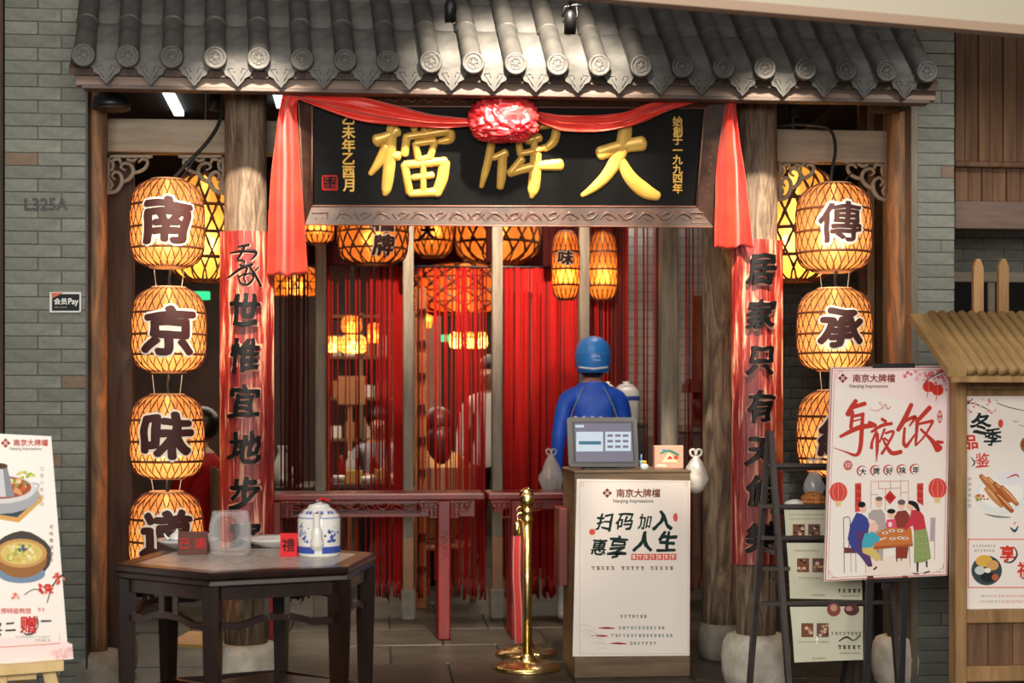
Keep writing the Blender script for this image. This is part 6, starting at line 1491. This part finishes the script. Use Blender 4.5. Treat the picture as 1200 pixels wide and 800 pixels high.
K.blob(25, 652, 34, 30, '#4a4440', wob=.12); K.blob(25, 672, 28, 11, '#7890a8'); K.blob(25, 655, 30, 22, '#9a6a3c'); K.blob(25, 648, 30, 17, '#c99a5c'); K.blob(25, 648, 25, 13.5, '#d8c070'); food(K, 25, 648, 20, 10, ('#e6d68c', '#c8b850', '#a8b058', '#efe6b8'), 40, 8, 3); food(K, 26, 643, 5, 4, ('#5a6088', '#7a5a70', '#3f6a5a'), 12, 9, 2)
K.vtext('老味蟹湯煨芦', 60, 617, 8, 5, '#8a6a64')
K.brush([(28, 697, .8), (40, 690, 1), (50, 694, .8)], '#3a3a3c'); K.brush([(75, 672, 1.6), (66, 680, 1.8), (60, 690, 1.4), (55, 706, 1)], '#2c2a2c'); K.brush([(66, 680, 1), (56, 692, 1)], '#2c2a2c'); K.brush([(60, 690, 1), (50, 694, .8)], '#2c2a2c')
food(K, 53, 690, 8, 7, ('#d84a3c', '#e87a68', '#c8342c'), 22, 12, 2.6); food(K, 68, 678, 7, 6, ('#d84a3c', '#e88a78', '#c8342c'), 16, 13, 2.4); food(K, 18, 698, 5, 4, ('#e8705c', '#f0a898'), 8, 14, 2)
K.text('大师特级鸭馆', 15, 715.5, 7, '#d0483c', fit=42, off=.01); K.dash(44, 53, 714, 4.5, '#e09088')
K.text('买', -6, 737, 17, '#1c1c1c', off=.02, wob=.07); K.text('二', 12, 734, 13, '#1c1c1c', off=.03, wob=.05, rot=.06); K.text('一', 54, 727.5, 13, '#1c1c1c', off=.03, wob=.05, rot=.06)
K.brush([(43, 722, 1), (44, 731, 2), (39, 741, 2.4), (31, 743, 2), (27, 740, 1)], '#2c2a2a'); K.blob(33, 731, 10.5, 11, '#f6eee8'); K.text('赠', 33, 731.5, 21, '#c8302a', off=.03)
K.dash(18, 58, 746, 2.4, '#b0a8a2'); K.dash(42, 58, 750, 3, '#9a928c'); K.brush([(-60, 762, .8), (70, 753.5, .8)], '#e0806c'); K.brush([(70, 753.5, .6), (69.5, 744, .6)], '#e8b0a4')
food(K, 72, 764, 12, 6, ('#f0c8c4', '#f3d4d0', '#ecb8b4'), 20, 21, 3.5)
K.build('print', lp)

# ================================================================ NOTICE KIOSK ON THE RIGHT
yq_ = 5.98; kx = lambda px: X(px, yq_); ks = thing('notice_kiosk', 'pine notice board with a log roof and pickets at the right edge', 'notice board', (kx(1220), yq_, 0))
g = MB(); g.cbox(kx(1115), kx(1128), yq_-.05, yq_+.03, 0, 1.56, .004); g.build('post', M_kiosk, ks)
g = MB(); g.cbox(kx(1330), kx(1343), yq_-.05, yq_+.03, 0, 1.56, .004); g.build('post', M_kiosk, ks)
for a_, b_ in ((443, 456), (713, 728), (778, 796)):
    g = MB(); g.cbox(kx(1128), kx(1330), yq_-.045, yq_+.02, Zz(b_, yq_, 1160), Zz(a_, yq_, 1160), .004); g.build('rail', M_kiosk, ks)
g = MB(); g.box(kx(1128), kx(1330), yq_+.006, yq_+.02, Zz(716, yq_, 1160), Zz(450, yq_, 1160)); g.build('backing', M_kiosk, ks)
for k in range(7):
    g = MB(); g.cbox(kx(1128+k*29)+.001, kx(1157+k*29)-.001, yq_-.01, yq_+.01, Zz(780, yq_, 1160), Zz(726, yq_, 1160), .003); g.build('board', M_cedar, ks)
za_, zb_ = 1.375+(472-368)*6.05/F, 1.375+(472-436)*5.62/F; ya, yb2 = 6.05, 5.62; x0 = (X(1074, ya)+X(1112, yb2))/2
n_ = 22; lr = .0215
g = MB(); g.beam((x0+.02, ya, za_), (x0+.02, yb2, zb_), .075, .03, (0, 0, 1)); g.build('edge_board', M_kioskroof, ks)
lm = None
for k in range(n_):
    x = x0+.078+k*.0425; p = Vector((x, yb2, zb_+.008))
    if lm is None:
        g = MB(); g.tube([Vector((0, 0, 0)), Vector((0, (ya-yb2)*.5, (za_-zb_)*.5)), Vector((0, ya-yb2, za_-zb_))], lr, 12); o = g.build('log', M_kioskroof, ks, local=True); lm = o.data; o.location = p-wloc(ks)
    else: mesh_at('log', lm, ks, p)
g = MB(); g.hexa([(x0, yb2+.01, zb_-.035), (x0+1.05, yb2+.01, zb_-.035), (x0+1.05, ya, za_-.04), (x0, ya, za_-.04), (x0, yb2+.01, zb_-.012), (x0+1.05, yb2+.01, zb_-.012), (x0+1.05, ya, za_-.016), (x0, ya, za_-.016)]); g.build('roof_deck', M_kiosk, ks)
for px in (1147, 1176.5, 1240, 1270):
    y = 6.12; xx = X(px, y); w_ = .0215; zt_, z0_ = Zz(303, y, px), 1.3; zs_ = zt_-.035
    g = MB(); g.prism([Vector((xx-w_, y, z0_)), Vector((xx+w_, y, z0_)), Vector((xx+w_, y, zs_)), Vector((xx+w_*.35, y, zt_)), Vector((xx-w_*.35, y, zt_)), Vector((xx-w_, y, zs_))], (0, .025, 0)); g.build('picket', M_kiosk, ks)
KP = Ypl(yq_-.002); g = MB(); slab(g, KP, [(1128, 716), (1290, 716), (1290, 464), (1128, 464)], -.004, 0); kp = g.build('poster', M_paper, origin=KP.at(1200, 716)); tag(kp, 'winter menu poster with sausage and egg photos pinned inside the kiosk', 'poster')
K = Ink(KP)
K.brush([(1128, 474, 2.4), (1138, 472, 1.6), (1150, 476, 1.3), (1160, 481, .8)], '#2a2426'); K.brush([(1134, 472, 1.3), (1140, 467, 1)], '#2a2426'); K.brush([(1168, 472, .8), (1182, 477, 1), (1200, 481, .8)], '#4a4042')
rq = random.Random(31)
for i in range(26): K.blob(rq.uniform(1130, 1168), rq.uniform(466, 484), rq.uniform(.8, 2), None, rq.choice(('#e8a0a4', '#f0c4c4', '#d87078')), n=7)
for x, y in ((1186, 492), (1194, 497), (1200, 490)): K.brush([(x, y, .6), (x+4, y+2, 1.4), (x+8, y+1, .6)], '#b8a8a4')
K.text('冬', 1149, 497, 27, '#1f2a2a', off=.025, wob=.08, shear=.1); K.text('季', 1163, 512, 22, '#1f2a2a', off=.02, wob=.08, shear=.1); K.text('品', 1138, 518, 18, '#d8382c', off=.03, wob=.08); K.text('鉴', 1151, 539, 18, '#d8483c', off=.015, wob=.08)
K.blob(1172.5, 496, 3, 5, '#d8483c'); K.brush([(1138, 536, 1), (1142, 542, 1.6), (1139, 546, 1)], '#2a3a3a')
K.vtext('绿柳居香肚肠', 1136, 561, 6.3, 4.6, '#8a8784')
K.blob(1172, 580, 30, 22, '#e4e8e6'); K.blob(1173, 577, 26, 18, '#f3f1ea'); K.brush([(1154, 602, .8), (1168, 605, 2.4), (1184, 606, 1)], '#7a8a80'); K.blob(1183, 560, 15, 9, '#e9e6ea')
for i, (x, y, a_) in enumerate(((1152, 565, .75), (1160, 568, .8), (1168, 574, .7), (1176, 578, .75), (1158, 580, .6), (1170, 586, .5))):
    K.brush([(x-3, y-8, 5), (x+6, y+2, 7.5), (x+16, y+13, 5)], ('#b8703c', '#c98a50', '#a85a2c')[i % 3]); K.brush([(x-1, y-7, 1), (x+8, y+2, 1.6), (x+15, y+10, 1)], '#e8b888')
food(K, 1150, 583, 8, 4, ('#c8683c', '#8a9a4a', '#d8a060'), 12, 33, 2.4); K.brush([(1180, 560, 1), (1190, 556, 2), (1194, 559, 1)], '#c04038')
K.blob(1207, 521, 15, 14, '#f0ece4'); K.blob(1207, 521, 12, 11, '#a8683c'); food(K, 1207, 521, 9, 8, ('#d8a070', '#8a4a2c', '#e8c8a0'), 14, 35, 3)
K.brush([(1184, 618, 1.4), (1189, 622, 3), (1193, 616, 1)], '#2a4a5a'); K.brush([(1188, 614, 1.2), (1190, 611, 1)], '#d8483c')
K.frame(1134, 631, 1270, 688.5, 1.1, '#e07058'); K.dash(1140, 1167, 639.5, 3, '#9a9490'); K.dash(1142, 1165, 645, 3, '#9a9490')
K.blob(1156, 668, 18, 17.5, '#3d4a4c'); K.blob(1153, 657, 10, 7, '#e0b050'); K.blob(1163, 662, 7, 6, '#d8a060'); K.blob(1148, 668, 6, 5, '#c8d0cc'); K.blob(1158, 676, 9, 6, '#20282a'); K.blob(1166, 676, 4, 4, '#b8603c'); K.blob(1157, 668, 4, 3, '#ece6d8')
for x, y, ch in ((1180.5, 648, '享'), (1201, 667, '福')): K.brush([(x+9, y-6, 1), (x+11, y+2, 2), (x+5, y+10, 2), (x-4, y+10, 1.2)], '#2a3432'); K.text(ch, x, y, 19, '#d83a2e', off=.03)
for y in (698, 704.5): K.dash(1148, 1166, y, 2.6, '#b0a8a2'); K.dash(1170, 1215, y, 2.8, '#d89a90')
K.build('print', kp)
# green plant behind the kiosk
c = P(1160, 470, 6.45); t = thing('potted_plant', 'leafy green plant behind the kiosk just under its log roof', 'plant', (c.x, 6.45, 0)); g = MB(); rq = random.Random(2)
g.lathe([(.09, 0), (.11, .02), (.14, .26), (.15, .28), (.13, .28), (.12, .24), (.001, .24)], (c.x, 6.45, 0), 20); g.build('pot', M_stoned, t)
g = MB(); g.tube([(c.x, 6.45, .2), (c.x+.01, 6.44, .9), (c.x, 6.45, 1.4)], .012, 8); g.build('stem', M_trunk, t)
for k in range(26):
    a_ = rq.random()*6.28; z = rq.uniform(1.2, 1.52); d = Vector((math.cos(a_), math.sin(a_)*.6, rq.uniform(-.1, .5))).normalized(); L = rq.uniform(.08, .13); sd = d.cross(UP).normalized(); o_ = Vector((c.x, 6.45, z-.08)); g = MB()
    pts = [o_, o_+d*L*.35+sd*.03, o_+d*L*.75+sd*.024, o_+d*L-Vector((0, 0, .01)), o_+d*L*.75-sd*.024, o_+d*L*.35-sd*.03, o_+d*L*.5+Vector((0, 0, .008))]
    g.add(pts, [(0, 1, 6), (1, 2, 6), (2, 3, 6), (3, 4, 6), (4, 5, 6), (5, 0, 6)]); g.build('leaf', M_leaf, t)
# ================================================================ WALL SIGNS
pl = Ypl(YF-.006); t = thing('unit_number', 'raised dark unit number on the grey brick wall at left', 'lettering', P(55, 245, YF-.004))
g = MB(); text(g, lambda a, b, l: P(a, b, YF-.004-l*.004), 'L325A', 54, 239, 14, off=.03, ext=.015, fit=50); g.build('lettering', mat('unit_letter', '#222420', rough=.4), t)
pq = Ypl(YF-.012); g = MB(); slab(g, pq, rrect(58, 342, 95, 366, 1.5)[::-1], -.012, 0); t = g.build('payment_plaque', flat('#c9cbc8', .3), origin=pq.at(76, 366)); tag(t, 'small black payment plaque with a pale rim on the left brick wall', 'sign')
K = Ink(pq); K.rect(61, 344.5, 93, 364, c='#202224'); K.area([(60, 343), (75, 342.6), (61, 349.5)], '#c86a4a'); K.text('会员', 71, 353, 10, '#e8e8e4', fit=15, off=.02); K.text('Pay', 86, 354, 10, '#e8e8e4', fit=13, off=.02, sx=.9); K.dash(64, 78, 360, 1.6, '#a8a8a4'); K.build('print', t)
